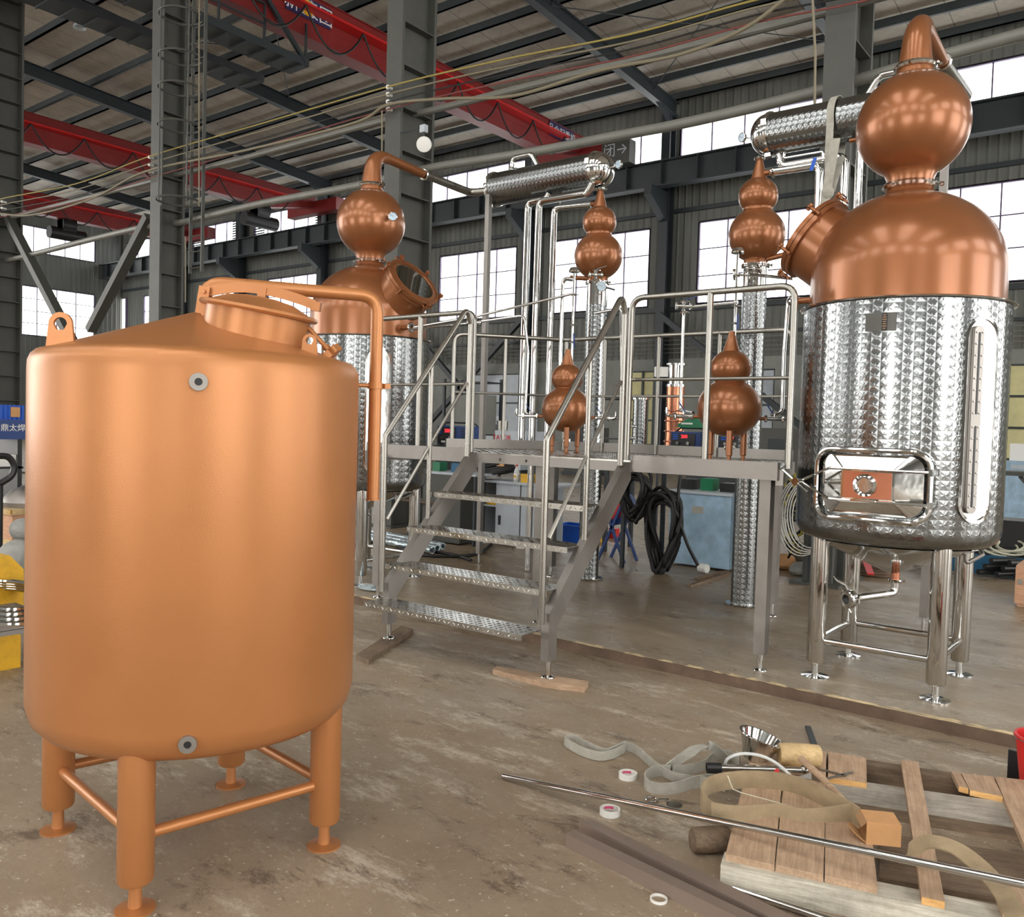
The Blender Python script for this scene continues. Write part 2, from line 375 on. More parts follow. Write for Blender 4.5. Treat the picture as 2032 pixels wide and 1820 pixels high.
M = dict(
 tank=mat('matt_copper_paint', srgb(178, 119, 72), 0.33, 0.35, bump=0.0004, bscale=220, var=0.05, vscale=2, rvar=0.04),
 copper=mat('satin_copper', srgb(146, 91, 54), 0.3, 0.52, var=0.05, vscale=3, coat=0.32),
 rawcopper=mat('bright_copper', srgb(200, 134, 106), 0.26, 0.9, var=0.12, vscale=8),
 steel=mat('brushed_steel', srgb(160, 158, 152), 0.29, 1.0, var=0.05, vscale=4, rvar=0.04),
 polish=mat('polished_steel', srgb(205, 205, 203), 0.09, 1.0, bump=0.004, bscale=2.5),
 channel=mat('satin_steel_channel', srgb(146, 142, 138), 0.4, 0.85, var=0.12, vscale=5, rvar=0.08),
 tube=mat('dull_square_tube', srgb(150, 134, 124), 0.42, 0.5, var=0.1, vscale=3),
 tread=mat('tear_plate_steel', srgb(176, 174, 168), 0.26, 1.0, var=0.12, vscale=5, rvar=0.06),
 quilt_body=quilt('quilted_steel_jacket', 'z', 66, 0.057),
 quilt_col=quilt('quilted_steel_column', 'z', 14, 0.05),
 quilt_cond=quilt('quilted_steel_condenser', 'x', 24, 0.05),
 paint=mat('grey_green_steel_paint', srgb(70, 71, 67), 0.55, 0.0, var=0.12, vscale=3),
 paint_d=mat('dark_steel_paint', srgb(40, 46, 50), 0.5, 0.0, var=0.15, vscale=2),
 purlin=mat('purlin_paint', srgb(50, 57, 60), 0.5, 0.0, var=0.15, vscale=2),
 red=mat('red_crane_paint', srgb(124, 32, 30), 0.45, 0.0, var=0.12, vscale=1.5),
 redb=mat('bright_red_paint', srgb(196, 30, 30), 0.4),
 black=mat('black_rubber', srgb(22, 22, 23), 0.55, bump=0.001, bscale=60),
 blackp=mat('black_plastic', srgb(28, 29, 31), 0.4),
 wall=corrugated('corrugated_wall_sheet', srgb(98, 100, 95)),
 wall_s=corrugated('corrugated_side_sheet', srgb(92, 94, 90), axis=1),
 pale=mat('pale_wall_paint', srgb(128, 130, 126), 0.8, var=0.15, vscale=1),
 yellowp=mat('yellowed_panel', srgb(206, 200, 150), 0.7, var=0.12, vscale=2),
 insul=mat('roof_insulation_foil', srgb(170, 161, 148), 0.6, bump=0.02, bscale=3, var=0.14, vscale=1.4),
 mull=mat('window_frame_paint', srgb(96, 84, 110), 0.5),
 floor=concrete('worn_concrete', (srgb(124, 108, 90), srgb(146, 130, 110), srgb(166, 150, 128), srgb(196, 186, 170), srgb(78, 62, 50), srgb(214, 208, 196)), 0.48, 0.16),
 slab=concrete('trowelled_concrete', (srgb(122, 106, 84), srgb(143, 127, 104), srgb(160, 144, 119), srgb(180, 168, 148), srgb(92, 74, 58), srgb(216, 208, 194)), 0.36, 0.14),
 kerb=mat('kerb_yellow_worn', srgb(196, 176, 140), 0.8, bump=0.004, bscale=30, var=0.35, vscale=9),
 kerbf=mat('kerb_face', srgb(98, 80, 66), 0.85, bump=0.006, bscale=25, var=0.3, vscale=7),
 hose=mat('grey_pipe', srgb(116, 116, 110), 0.45, var=0.1, vscale=2),
 wire=mat('wire_sheath', srgb(120, 112, 92), 0.6),
 wirey=mat('yellow_wire', srgb(150, 134, 70), 0.6),
 wirer=mat('red_wire', srgb(120, 60, 56), 0.6),
 blue=mat('blue_plastic', srgb(16, 84, 190), 0.4, var=0.08, vscale=6),
 navy=mat('navy_enamel', srgb(32, 62, 122), 0.4, var=0.05, vscale=6),
 cyanb=mat('machine_blue_paint', srgb(24, 88, 124), 0.5, var=0.2, vscale=5),
 green=mat('green_enamel', srgb(20, 110, 74), 0.4),
 white=mat('white_plastic', srgb(226, 226, 222), 0.45),
 palegrey=mat('pale_grey_enamel', srgb(176, 184, 192), 0.45, var=0.08, vscale=4),
 cabblue=mat('worn_pale_blue_enamel', srgb(150, 178, 200), 0.45, var=0.25, vscale=6),
 ledr=mat('red_digits', (1, .05, .05, 1), 0.5, emit=(1, .03, .05, 1), es=1.6),
 yellow=mat('yellow_enamel', srgb(220, 170, 30), 0.5, var=0.2, vscale=9),
 strap=mat('grey_webbing', srgb(168, 166, 156), 0.9, bump=0.002, bscale=160, var=0.18, vscale=14),
 strapb=mat('khaki_webbing', srgb(156, 138, 110), 0.9, bump=0.002, bscale=160, var=0.2, vscale=10),
 card=mat('cardboard', srgb(196, 148, 100), 0.8, var=0.05, vscale=20),
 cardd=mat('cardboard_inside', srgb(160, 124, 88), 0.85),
 w_tan=wood('tan_plank', srgb(162, 132, 106), srgb(200, 172, 144), dirt=.22),
 w_grey=wood('weathered_grey_timber', srgb(146, 138, 126), srgb(196, 190, 180), dirt=0.3),
 w_dark=wood('dark_old_timber', srgb(96, 78, 62), srgb(140, 120, 98), dirt=0.35),
 w_pale=wood('whitewashed_timber', srgb(172, 164, 146), srgb(222, 218, 204), dirt=0.35),
 w_new=wood('fresh_pine', srgb(214, 158, 92), srgb(238, 196, 132), dirt=0.1),
 w_crate=wood('crate_pine', srgb(186, 138, 106), srgb(214, 170, 138), dirt=0.1),
 w_mallet=wood('mallet_wood', srgb(184, 152, 106), srgb(226, 200, 152), dirt=0.25),
 foil=mat('film_wrap', srgb(190, 205, 212), 0.15, 0.6, bump=0.03, bscale=12),
 clear=mat('clear_tubing', srgb(226, 230, 230), 0.25, alpha=0.65),
 pink=mat('pink_print', srgb(220, 90, 130), 0.6),
 dial=mat('dial_face', srgb(186, 206, 222), 0.3),
 glassd=mat('dark_port_glass', srgb(40, 38, 30), 0.04, 0.0, spec=0.9),
 rag=mat('dusty_rubble_bag', srgb(150, 150, 146), 0.9, bump=0.03, bscale=9, var=0.2, vscale=7),
 cable_y=mat('yellow_hose', srgb(170, 158, 40), 0.5),
 cable_w=mat('white_cable', srgb(206, 204, 184), 0.5),
 signb=mat('navy_sign', srgb(36, 36, 84), 0.5),
 brass=mat('brass', srgb(190, 150, 80), 0.3, 1.0),
)
# frosted-clear window sheet
gm = bpy.data.materials.new('window_glass'); gm.use_nodes = True; nt = gm.node_tree; nt.nodes.remove(nt.nodes['Principled BSDF'])
tr = N(nt, 'ShaderNodeBsdfTransparent'); gl = N(nt, 'ShaderNodeBsdfGlossy'); gl.inputs['Roughness'].default_value = 0.1; mx = N(nt, 'ShaderNodeMixShader')
mx.inputs[0].default_value = 0.06; tcn = N(nt, 'ShaderNodeTexCoord'); nzn = N(nt, 'ShaderNodeTexNoise'); nzn.inputs['Scale'].default_value = 0.9; nt.links.new(tcn.outputs['Object'], nzn.inputs[0])
rp = N(nt, 'ShaderNodeValToRGB'); rp.color_ramp.elements[0].position = 0.35; rp.color_ramp.elements[0].color = (0.74, 0.76, 0.78, 1); rp.color_ramp.elements[1].position = 0.6; rp.color_ramp.elements[1].color = (0.95, 0.97, 0.98, 1)
nt.links.new(nzn.outputs[0], rp.inputs[0]); nt.links.new(rp.outputs[0], tr.inputs[0]); nt.links.new(tr.outputs[0], mx.inputs[1]); nt.links.new(gl.outputs[0], mx.inputs[2]); nt.links.new(mx.outputs[0], nt.nodes['Material Output'].inputs[0])
M['glass'] = gm
ORD = ['first', 'second', 'third', 'fourth', 'fifth', 'sixth', 'seventh', 'eighth', 'ninth', 'tenth', 'eleventh', 'twelfth', 'thirteenth', 'fourteenth', 'fifteenth', 'sixteenth', 'seventeenth', 'eighteenth', 'nineteenth', 'twentieth'] + ['twenty-' + q for q in ('first', 'second', 'third', 'fourth', 'fifth', 'sixth', 'seventh', 'eighth', 'ninth')] + ['thirtieth']
# ================================================================ THE HALL
YW, XL = 30.0, -57.0
FZ = -0.07                                # the near floor lies a little lower than the slab beyond the kerb
struct(MB().bb(-60, 16, -14, 5.18, FZ - 0.2, FZ), 'floor', M['floor'], org=(0, 0, 0), smooth=False)
struct(MB().bb(-60, 16, 5.2, 31, -0.25, 0.0), 'floor', M['slab'], org=(0, 0, 0), smooth=False)
# broken kerb edge between the two floor levels
k = MB(); x = -60.0; ring = []
while x < 16:
    j = 0.012 * random.random() if x > -12 else 0
    ring.append((x, 5.185 + j, 0.002 - 0.010 * random.random())); x += 0.06 if -9 < x < 3 else 1.5
vs, fs = [], []
for a, b, c in ring: vs += [(a, b, c - .014), (a, b, c), (a, b + 0.016 + 0.03 * random.random() ** 2, c + 0.004), (a, 5.3, FZ - 0.05)]
for i in range(len(ring) - 1):
    for q in range(3): fs.append((i * 4 + q, i * 4 + q + 1, i * 4 + q + 5, i * 4 + q + 4))
k.add(vs, fs); struct(k, 'trim_1', M['kerb'], org=(0, 0, 0))
struct(MB().bb(-60, 16, 5.178, 5.3, FZ - 0.05, -0.004), 'trim_3', M['kerbf'], org=(0, 0, 0), smooth=False)

def roofz(y): return 13.75 + 0.062 * (YW - y)
# roof sheet with foil insulation
rf = MB(); ys = [YW + 0.6, 20, 10, 0, -1.5]
rf.add([p for y in ys for p in ((-60, y, roofz(y) + 0.62), (16, y, roofz(y) + 0.62), (16, y, roofz(y) + 0.8), (-60, y, roofz(y) + 0.8))],
       [f for i in range(4) for f in ((i * 4, i * 4 + 1, i * 4 + 5, i * 4 + 4), (i * 4 + 3, i * 4 + 7, i * 4 + 6, i * 4 + 2))])
for xa_, xb_ in ((-60, -26), (-23, -17), (-14, -9), (-5, -1), (3, 8), (12, 16)):      # roof behind the photographer, unseen gaps added between the strips to light the floor
    y0_, y1_ = -13.2, -1.5
    rf.add([(xa_, y0_, roofz(y0_) + .62), (xb_, y0_, roofz(y0_) + .62), (xb_, y1_, roofz(y1_) + .62), (xa_, y1_, roofz(y1_) + .62)], [(0, 1, 2, 3)])
def wire_grid_mat(m):
    nt = m.node_tree; p = nt.nodes['Principled BSDF']; tc = N(nt, 'ShaderNodeTexCoord'); sp = N(nt, 'ShaderNodeSeparateXYZ'); nt.links.new(tc.outputs['Object'], sp.inputs[0])
    a = math_(nt, 'FRACT', math_(nt, 'ADD', math_(nt, 'DIVIDE', math_(nt, 'ADD', sp.outputs[0], sp.outputs[1]), 0.42), 500.0)); b = math_(nt, 'FRACT', math_(nt, 'ADD', math_(nt, 'DIVIDE', math_(nt, 'SUBTRACT', sp.outputs[0], sp.outputs[1]), 0.42), 500.0))
    c = math_(nt, 'FRACT', math_(nt, 'ADD', math_(nt, 'DIVIDE', sp.outputs[0], 1.2), 500.0))
    w = math_(nt, 'MAXIMUM', math_(nt, 'MAXIMUM', math_(nt, 'LESS_THAN', a, 0.035), math_(nt, 'LESS_THAN', b, 0.035)), math_(nt, 'MULTIPLY', math_(nt, 'LESS_THAN', c, 0.02), 2.5))
    old = p.inputs['Base Color'].links[0].from_socket
    x = N(nt, 'ShaderNodeMix', data_type='RGBA'); nt.links.new(math_(nt, 'MULTIPLY', w, 0.32), x.inputs[0]); nt.links.new(old, x.inputs[6]); x.inputs[7].default_value = srgb(70, 62, 56); nt.links.new(x.outputs[2], p.inputs['Base Color'])
wire_grid_mat(M['insul'])
struct(rf, 'ceiling', M['insul'], org=(0, 0, 0), smooth=False)

# back wall with its window openings.  Lower windows are 4 x 3 panes, the upper strip runs between the columns
low = []          # (x0, x1)
for c in (-58.6, -52.0, -45.4, -38.7, -32.1, -25.52, -18.93, -12.28, -5.68, 0.95, 7.55): low.append((c - 2.28, c + 2.28))
up = [(-56.6, -49.3), (-48.6, -43.9), (-42.3, -36.4), (-35.2, -29.6), (-28.7, -22.6), (-21.9, -16.03), (-15.46, -9.1), (-8.6, -2.5), (-2.0, 4.1), (4.6, 10.7)]
LZ = (6.42, 9.47); UZ = (11.62, 13.2)
wb = MB()
def holes(mbx, spans, z0, z1, lo, hi, put):
    a = lo
    for s0, s1 in spans:
        s0, s1 = max(s0, lo), min(s1, hi)
        if s1 <= s0: continue
        if s0 > a: put(mbx, a, s0, z0, z1)
        a = s1
    if a < hi: put(mbx, a, hi, z0, z1)
def putb(mb, a, b, z0, z1): mb.bb(a, b, YW, YW + 0.12, z0, z1)
putb(wb, XL, 16, 4.35, LZ[0]); holes(wb, low, *LZ, XL, 16, putb); putb(wb, XL, 16, LZ[1], UZ[0]); holes(wb, up, *UZ, XL, 16, putb); putb(wb, XL, 16, UZ[1], 14.5)
struct(wb, 'wall_back', M['wall'], org=(0, 0, 0), smooth=False)
# lower part of the back wall: pale masonry with doorways
wl = MB(); doors = [(-41, -37.5), (-30.5, -28.2), (-25.6, -21.9), (-17.6, -15.9), (-13.2, -11.4), (-5.6, -3.0), (-0.5, 2.5)]
def putl(mb, a, b, z0, z1): mb.bb(a, b, YW - 0.02, YW + 0.2, z0, z1)
holes(wl, doors, 0.0, 3.9, XL, 16, putl); putl(wl, XL, 16, 3.9, 4.35)
struct(wl, 'wall_lower', M['pale'], org=(0, 0, 0), smooth=False)
dn = 1
for i, (a, b) in enumerate(doors):
    m_ = MB(); m_.bb(a, b, YW + 0.05, YW + 0.1, 0, 3.9)
    d = struct(m_, 'door_%d' % dn, M['yellowp'] if i in (3, 5, 6) else M['palegrey'], smooth=False); dn += 1
    g = MB()
    n = 4 if i in (3, 5, 6) else 3
    for q in range(n + 1): g.bb(a, b, YW - 0.01, YW + 0.06, 3.85 * q / n, 3.85 * q / n + 0.07)
    for q in range(3): xx = a + (b - a) * q / 2; g.bb(xx - 0.04, xx + 0.04, YW - 0.01, YW + 0.06, 0, 3.9)
    g.build('door_rail', M['paint_d'], d)
def window(name, mb_add, x0, x1, z0, z1, nx, nz, louver=(0, 0), side=False):
    def B(mb, a, b, c, e, d0, d1):       # a..b along the wall, d depth
        if side: mb.bb(XL - d1, XL - d0, a, b, c, e)
        else: mb.bb(a, b, YW + d0, YW + d1, c, e)
    f = MB(); t = 0.035
    for e in (x0, x1): B(f, e - t, e + t, z0, z1, 0.0, 0.1)
    for e in (z0, z1): B(f, x0, x1, e - t, e + t, 0.0, 0.1)
    for i in range(1, nx): xx = x0 + (x1 - x0) * i / nx; B(f, xx - 0.022, xx + 0.022, z0, z1, 0.02, 0.08)
    for i in range(1, nz): zz = z0 + (z1 - z0) * i / nz; B(f, x0, x1, zz - 0.02, zz + 0.02, 0.03, 0.07)
    w = struct(f, name, M['mull'], smooth=False)
    p = MB(); B(p, x0 + t, x1 - t, z0 + t, z1 - t, 0.045, 0.051); p.build('pane', M['glass'], w, smooth=False)
    if louver != (0, 0):
        l = MB()
        for k_, s0 in ((0, x0), (1, x1 - louver[1])):
            if louver[k_]:
                zz = z0 + 0.08
                while zz < z1: B(l, s0, s0 + louver[k_], zz, zz + 0.07, 0.0, 0.04); zz += 0.14
        l.build('louvre', M['paint_d'], w, smooth=False)
wn = 1
for a, b in low:
    if a < XL: a = XL + 0.4
    window('window_%d' % wn, None, a, b, *LZ, 4, 3); wn += 1
for i, (a, b) in enumerate(up):
    window('window_%d' % wn, None, a, b, *UZ, 5 if b - a > 5 else 4, 1, louver=(0.9, 0.55) if i in (1, 2) else ((0.8, 0) if i == 0 else (0, 0))); wn += 1
# left end wall
ws = MB()
def puts(mb, a, b, z0, z1): mb.bb(XL - 0.12, XL, a, b, z0, z1)
sl = [(10.2, 14.8), (16.8, 21.4), (23.3, 28.1)]
puts(ws, 0, 30, 0, LZ[0]); holes(ws, sl, *LZ, 0, 30, puts); puts(ws, 0, 30, LZ[1], UZ[0]); holes(ws, sl, *UZ, 0, 30, puts); puts(ws, 0, 30, UZ[1], 16)
struct(ws, 'wall_left', M['wall_s'], org=(0, 0, 0), smooth=False)
for a, b in sl:
    window('window_%d' % wn, None, a, b, *LZ, 4, 4, side=True); wn += 1
    window('window_%d' % wn, None, a, b, *UZ, 5, 1, side=True); wn += 1
# front side of the hall (behind the photographer): wall strips between wide open doorways
wf = MB()
FYW = -13.0
def putf(mb, a, b, z0, z1): mb.bb(a, b, FYW - 0.2, FYW, z0, z1)
holes(wf, [(-30, -24), (-15, -10), (-3.5, 2.5), (7, 12)], 0, 5.2, -40, 16, putf); putf(wf, -40, 16, 5.2, 9.0)
holes(wf, [(-38 + 6.6 * i, -34.2 + 6.6 * i) for i in range(8)], 9.0, 13.2, -40, 16, putf); putf(wf, -40, 16, 13.2, 17)
struct(wf, 'wall_front', M['pale'], org=(0, 0, 0), smooth=False)
wr = MB()
def putr(mb, a, b, z0, z1): mb.bb(15.8, 16, a, b, z0, z1)
holes(wr, [(-8, 1), (6, 14), (18, 26)], 0, 7.5, -13, 30, putr); putr(wr, -13, 30, 7.5, 9); holes(wr, [(-10, -4), (-1, 5), (8, 14), (17, 23)], 9, 13, -13, 30, putr); putr(wr, -13, 30, 13, 17)
struct(wr, 'wall_right', M['wall_s'], org=(0, 0, 0), smooth=False)

# ---- steel frame along the back wall
for ci, x in enumerate((-8.85, -15.75, -22.25, -29.1, -35.8, -43.0, -49.0)):
    m_ = MB(); m_.ibeam((x, YW - 0.4, 0), (x, YW - 0.4, 13.6), 0.36, 0.5, 0.03, up=V((0, 1, 0)))
    o = m_.build('wall_column', M['paint_d'])
    tag(o, 'dark steel I-column against the back wall, %s counting from the right' % ORD[ci], 'column', 'dark columns along the back wall')
    c = MB(); c.prism([(0, 0), (1.25, 0), (1.25, -0.35), (0, -1.1)], (x - 0.15, YW - 0.65, 10.6), (0, -1, 0), (0, 0, 1), (1, 0, 0), 0.3)
    c.build('crane_bracket', M['paint_d'], o, smooth=False)
m_ = MB(); m_.ibeam((XL, 28.6, 11.05), (16, 28.6, 11.05), 0.45, 0.95, 0.05); 
for i in range(50): m_.box((XL + 1 + i * 1.45, 28.5, 11.05), (0.03, 0.25, 0.85))
m_.bb(XL, 16, 28.75, 29.9, 11.3, 11.36)
one(m_, 'crane_runway_beam', M['paint_d'], 'dark runway beam along the back wall below the upper windows', 'beam', smooth=False)
m_ = MB(); m_.bb(XL, 16, YW - 0.14, YW - 0.02, 9.9, 10.05); m_.bb(XL, 16, YW - 0.14, YW - 0.02, 6.15, 6.33); m_.bb(XL, 16, YW - 0.14, YW - 0.02, 5.2, 5.3)
struct(m_, 'trim_2', M['paint_d'], org=(0, 0, 0), smooth=False)
m_ = MB()
for i in range(4): m_.tube([(XL, YW - 0.3, 4.55 + 0.16 * i), (15, YW - 0.3, 4.55 + 0.16 * i)], 0.02, 6)
one(m_, 'pipe_rack', M['hose'], 'four thin pipes running along the back wall above the doors', 'pipes')
for i, (xa, xb) in enumerate(((-29.1, -22.25),)):
    for s, (a, b) in enumerate((((xa, YW - 0.7, 0.3), (xb, YW - 0.7, 6.2)), ((xb, YW - 0.7, 0.3), (xa, YW - 0.7, 6.2)))):
        one(MB().bar(a, b, 0.2, 0.2), 'cross_brace', M['paint_d'], ['dark diagonal brace rising to the right in the crossed pair on the back wall', 'dark diagonal brace rising to the left in the crossed pair on the back wall'][s], 'brace', 'crossed braces on the back wall', smooth=False)
one(MB().bar((-15.75, YW - 0.7, 6.0), (-9.0, YW - 0.7, 1.0), 0.2, 0.2), 'cross_brace', M['paint_d'], 'dark diagonal brace running down behind the right-hand quilted column', 'brace', smooth=False)

# ---- roof rafters and purlins
for ri, x in enumerate((-2.3, -8.85, -15.6, -22.2, -28.8, -35.4, -42.0, -48.5)):
    m_ = MB(); m_.ibeam((x, YW - 0.2, roofz(YW) + 0.02), (x, -12, roofz(-12) + 0.02), 0.28, 0.5, 0.03)
    m_.prism([(0, 0), (1.3, 0.08), (0, -0.55)], (x - 0.012, YW - 0.5, roofz(YW) - 0.2), (0, -1, 0), (0, 0, 1), (1, 0, 0), 0.024)
    o = m_.build('roof_rafter', M['paint_d'], smooth=False)
    tag(o, 'dark steel roof rafter climbing from the back wall, %s from the right end' % ORD[ri], 'rafter', 'roof rafters')
y = YW - 0.4; pi_ = 0
while y > -11:
    m_ = MB(); m_.bb(-57, 16, y - 0.045, y + 0.045, roofz(y) + 0.3, roofz(y) + 0.56); m_.bb(-57, 16, y - 0.045, y + 0.06, roofz(y) + 0.3, roofz(y) + 0.32)
    o = m_.build('roof_purlin', M['purlin'], smooth=False)
    tag(o, 'grey steel purlin running the length of the roof, %s from the back wall' % ORD[pi_], 'purlin', 'roof purlins'); y -= 1.55; pi_ += 1
# thin sag rods and cross ties under the roof
for i, (xa, xb, ya, yb) in enumerate(((-15.6, -8.85, 28, 21.5), (-8.85, -15.6, 28, 21.5), (-15.6, -8.85, 21.5, 15), (-8.85, -15.6, 21.5, 15), (-22.2, -28.8, 22, 16), (-28.8, -22.2, 22, 16))):
    one(MB().tube([(xa, ya, roofz(ya) + 0.1), (xb, yb, roofz(yb) + 0.1)], 0.018, 6), 'tie_rod', M['paint_d'], 'thin dark cross tie under the roof, %s' % ('right bay near the wall, falling left', 'right bay near the wall, falling right', 'right bay farther from the wall, falling left', 'right bay farther from the wall, falling right', 'bay above the left still, falling right', 'bay above the left still, falling left')[i], 'tie rod', 'roof cross ties')

# ---- red travelling cranes spanning from the column row to the back wall
def crane(name, X, z0, z1, label, y0=7.5, sign=None, hoist=False):
    t = thing(name, (X, 18, z0), label, 'crane', None)
    g = MB(); w = 0.55
    ye = 28.2
    # box girder whose underside tapers up towards the end carriage
    prof = [(y0, z0), (ye - 2.6, z0), (ye, z0 + 0.55), (ye, z1), (y0, z1)]
    g.prism(prof, (X - w / 2, 0, 0), (0, 1, 0), (0, 0, 1), (1, 0, 0), w)
    g.bb(X + w / 2, X + w / 2 + 0.012, y0, ye - 2, z0 + 0.42, z0 + 0.46); g.bb(X - w / 2 - 0.05, X + w / 2 + 0.05, y0, ye, z1, z1 + 0.03)
    g.build('girder', M['red'], t, smooth=False)
    l = MB(); l.bb(X + w / 2 + 0.02, X + w / 2 + 0.4, y0, ye - 1.5, z0 + 0.62, z0 + 0.68); l.build('cable_rail', M['redb'], t, smooth=False)
    e = MB(); e.bb(X - 1.9, X + 1.9, ye - 0.05, ye + 0.45, z0 + 0.25, z0 + 0.85); e.build('end_carriage', M['red'], t, smooth=False)
    c = MB(); y = y0 + 1
    while y < ye - 3:
        c.tube([(X + 0.6, y + 2.0 * s / 10, z0 + 0.62 - 1.1 * (1 - (2 * s / 10 - 1) ** 2) * 0.8) for s in range(11)], 0.03, 6); y += 2.0
    c.build('festoon_cable', M['black'], t)
    if hoist:
        h = MB(); yh = PX(133, 455, X).y if X < -40 else PX(516, 420, X).y; h.cyl((X, yh - 0.9, z0 - 0.75), (X, yh + 0.9, z0 - 0.75), 0.32); h.bb(X - 0.3, X + 0.3, yh - 0.35, yh + 0.35, z0 - 0.6, z0); h.cyl((X, yh - 0.35, z0 - 0.25), (X, yh + 0.35, z0 - 0.25), 0.4)
        h.build('hoist', M['blackp'], t)
    return t
c1 = crane('overhead_crane', -19.0, 11.75, 12.85, 'nearest red overhead crane girder with a navy name sign', hoist=False)
c2 = crane('overhead_crane', -35.0, 11.75, 12.85, 'middle red overhead crane girder left of the caged ladder column', hoist=True)
c3 = crane('overhead_crane', -46.0, 11.6, 12.6, 'farthest red overhead crane girder with a dark hoist hanging in front of a window', hoist=True)
def sign(t, X, ya, yb, za, zb, txts):
    s = MB().bb(X, X + 0.03, ya, yb, za, zb).build('sign_board', M['signb'], t, smooth=False)
    for tx, yy, sz in txts: text(tx, sz, M['white'], s, (X + 0.035, yy, (za + zb) / 2 - 0.02), (0, 1, 0), (0, 0, 1))
    return s
pa, pb = PX(567, -2, -18.7), PX(655, 52, -18.7)
s = sign(c1, -18.71, pa.y, pb.y, 12.2, 12.74, [('新正', pa.y + 0.42, 0.5), ('集团', pb.y - 0.42, 0.5)])
MB().cyl((-18.69, (pa.y + pb.y) / 2 - 0.05, 12.47), (-18.66, (pa.y + pb.y) / 2 - 0.05, 12.47), 0.2, n=24).build('emblem', M['yellow'], s)
pa, pb = PX(1090, 258, -18.7), PX(1138, 280, -18.7)
sign(c1, -18.71, pa.y, pb.y, 12.32, 12.86, [('品金起重机', (pa.y + pb.y) / 2, 0.36)])

# ---- near row of columns
def column(px, w, d, label, zt=13.9, plates=False):
    p = PY(px, 200, 9.1); x = p.x
    t = thing('steel_column', (x, 9.1, 0), label, 'column', 'near row of steel columns')
    m_ = MB(); m_.bb(x - w / 2, x + w / 2, 8.95, 9.0, 0, zt); m_.bb(x - w / 2, x + w / 2, 9.0 + d, 9.05 + d, 0, zt); m_.bb(x - 0.02, x + 0.02, 9.0, 9.0 + d, 0, zt)
    m_.build('shaft', M['paint'], t, smooth=False)
    s = MB()
    z = 0.6
    while z < zt: s.bb(x - w / 2 + 0.01, x + w / 2 - 0.01, 9.0, 9.0 + d, z, z + 0.015); z += 0.62
    s.build('stiffener', M['paint'], t, smooth=False)
    MB().bb(x - w / 2 - 0.1, x + w / 2 + 0.1, 8.85, 9.2 + d, 0, 0.03).build('base_plate', M['paint'], t, smooth=False)
    return t, x
col_r, XR = column(1670, 0.3, 0.55, 'grey steel column rising behind the right-hand condenser')
col_m, XM = column(795, 0.32, 0.62, 'grey steel column behind the left-hand still')
col_l, XLc = column(325, 0.36, 0.42, 'grey steel column with the caged ladder')
col_f, XF = column(-8, 0.5, 0.6, 'dark steel column at the left edge of the picture')
# caged ladder on the left column
t = thing('caged_ladder', (XLc + 0.5, 8.6, 6), 'grey ladder with round safety hoops climbing the left column', 'ladder')
hc = PY(357, 200, 8.85); hx, hy = hc.x, 8.85; zlo_, zhi_ = PY(357, 405, 8.85).z, PY(357, 20, 8.85).z
m_ = MB()
for s_ in (-0.2, 0.2): m_.bar((hx + s_, hy + 0.38, zlo_ - 1.2), (hx + s_, hy + 0.38, zhi_ + 2), 0.03, 0.06)
m_.build('stile', M['paint'], t, smooth=False)
z = zlo_ - 1.1
while z < zhi_ + 2: MB().tube([(hx - .2, hy + .38, z), (hx + .2, hy + .38, z)], 0.012, 6).build('rung', M['paint'], t); z += 0.3
for py in (32, 114, 176, 250, 398):
    MB().tube([(hx + 0.38 * cos(a), hy + 0.38 * sin(a), PY(357, py, hy).z) for a in [radians(70 + 400 * i / 24 * .8) for i in range(25)]], 0.022, 6).build('hoop', M['paint'], t)
for a in (200, 265, 350): MB().bar((hx + 0.38 * cos(radians(a)), hy + 0.38 * sin(radians(a)), zlo_), (hx + 0.38 * cos(radians(a)), hy + 0.38 * sin(radians(a)), zhi_ + 1), 0.035, 0.02).build('hoop_strap', M['paint'], t, smooth=False)
# crane access walkway high up by the ladder
t = thing('crane_walkway', (-17, 11, 9.8), 'dark steel access walkway with railings high beside the ladder', 'walkway')
for i, (px, py, zc) in enumerate(((612, 134, 10.9), (523, 164, 10.9))):
    e_ = G(px, py, zc); mm = MB(); x1_, x0_ = e_.x, e_.x - 0.75
    mm.bb(x0_, x1_, 2.0, e_.y, zc, zc + 0.06); mm.bb(x1_ - 0.05, x1_ + 0.03, 2.0, e_.y, zc, zc + 0.2); mm.bb(x0_ - 0.03, x0_ + 0.05, 2.0, e_.y, zc, zc + 0.2); mm.bb(x0_, x1_, e_.y - 0.05, e_.y, zc, zc + 0.2)
    yy = 2.4
    while yy < e_.y: mm.bb(x0_, x1_, yy, yy + 0.05, zc - 0.04, zc + 0.02); yy += 0.55
    mm.build('deck', M['paint_d'], t, smooth=False)
    if i == 0:
        mm = MB(); yy = e_.y - 0.1
        while yy > 3: mm.bar((x1_, yy, zc), (x1_, yy, zc + 1.1), 0.05, 0.05); yy -= 1.3
        mm.bar((x1_, 2, zc + 1.1), (x1_, e_.y - 1.4, zc + 1.1), 0.05, 0.05); mm.bar((x1_, 2, zc + 0.6), (x1_, e_.y - 1.4, zc + 0.6), 0.04, 0.04)
        mm.bar((x1_, e_.y - 0.1, zc + 0.1), (x1_, e_.y - 3.2, zc + 3.0), 0.1, 0.1); mm.build('railing', M['paint_d'], t, smooth=False)
# knee braces beside the left column
for (a, b, lb) in ((((10), (250)), ((150), (690)), 'grey angle brace dropping to the right of the leftmost column'), (((297), (430)), ((180), (655)), 'dark angle brace dropping to the left from the ladder column')):
    one(MB().bar(PY(a[0], a[1] + 170 if a[0] == 10 else a[1], 9.3), PY(b[0], b[1], 9.3), 0.2, 0.16), 'knee_brace', M['paint'], lb, 'brace', smooth=False)

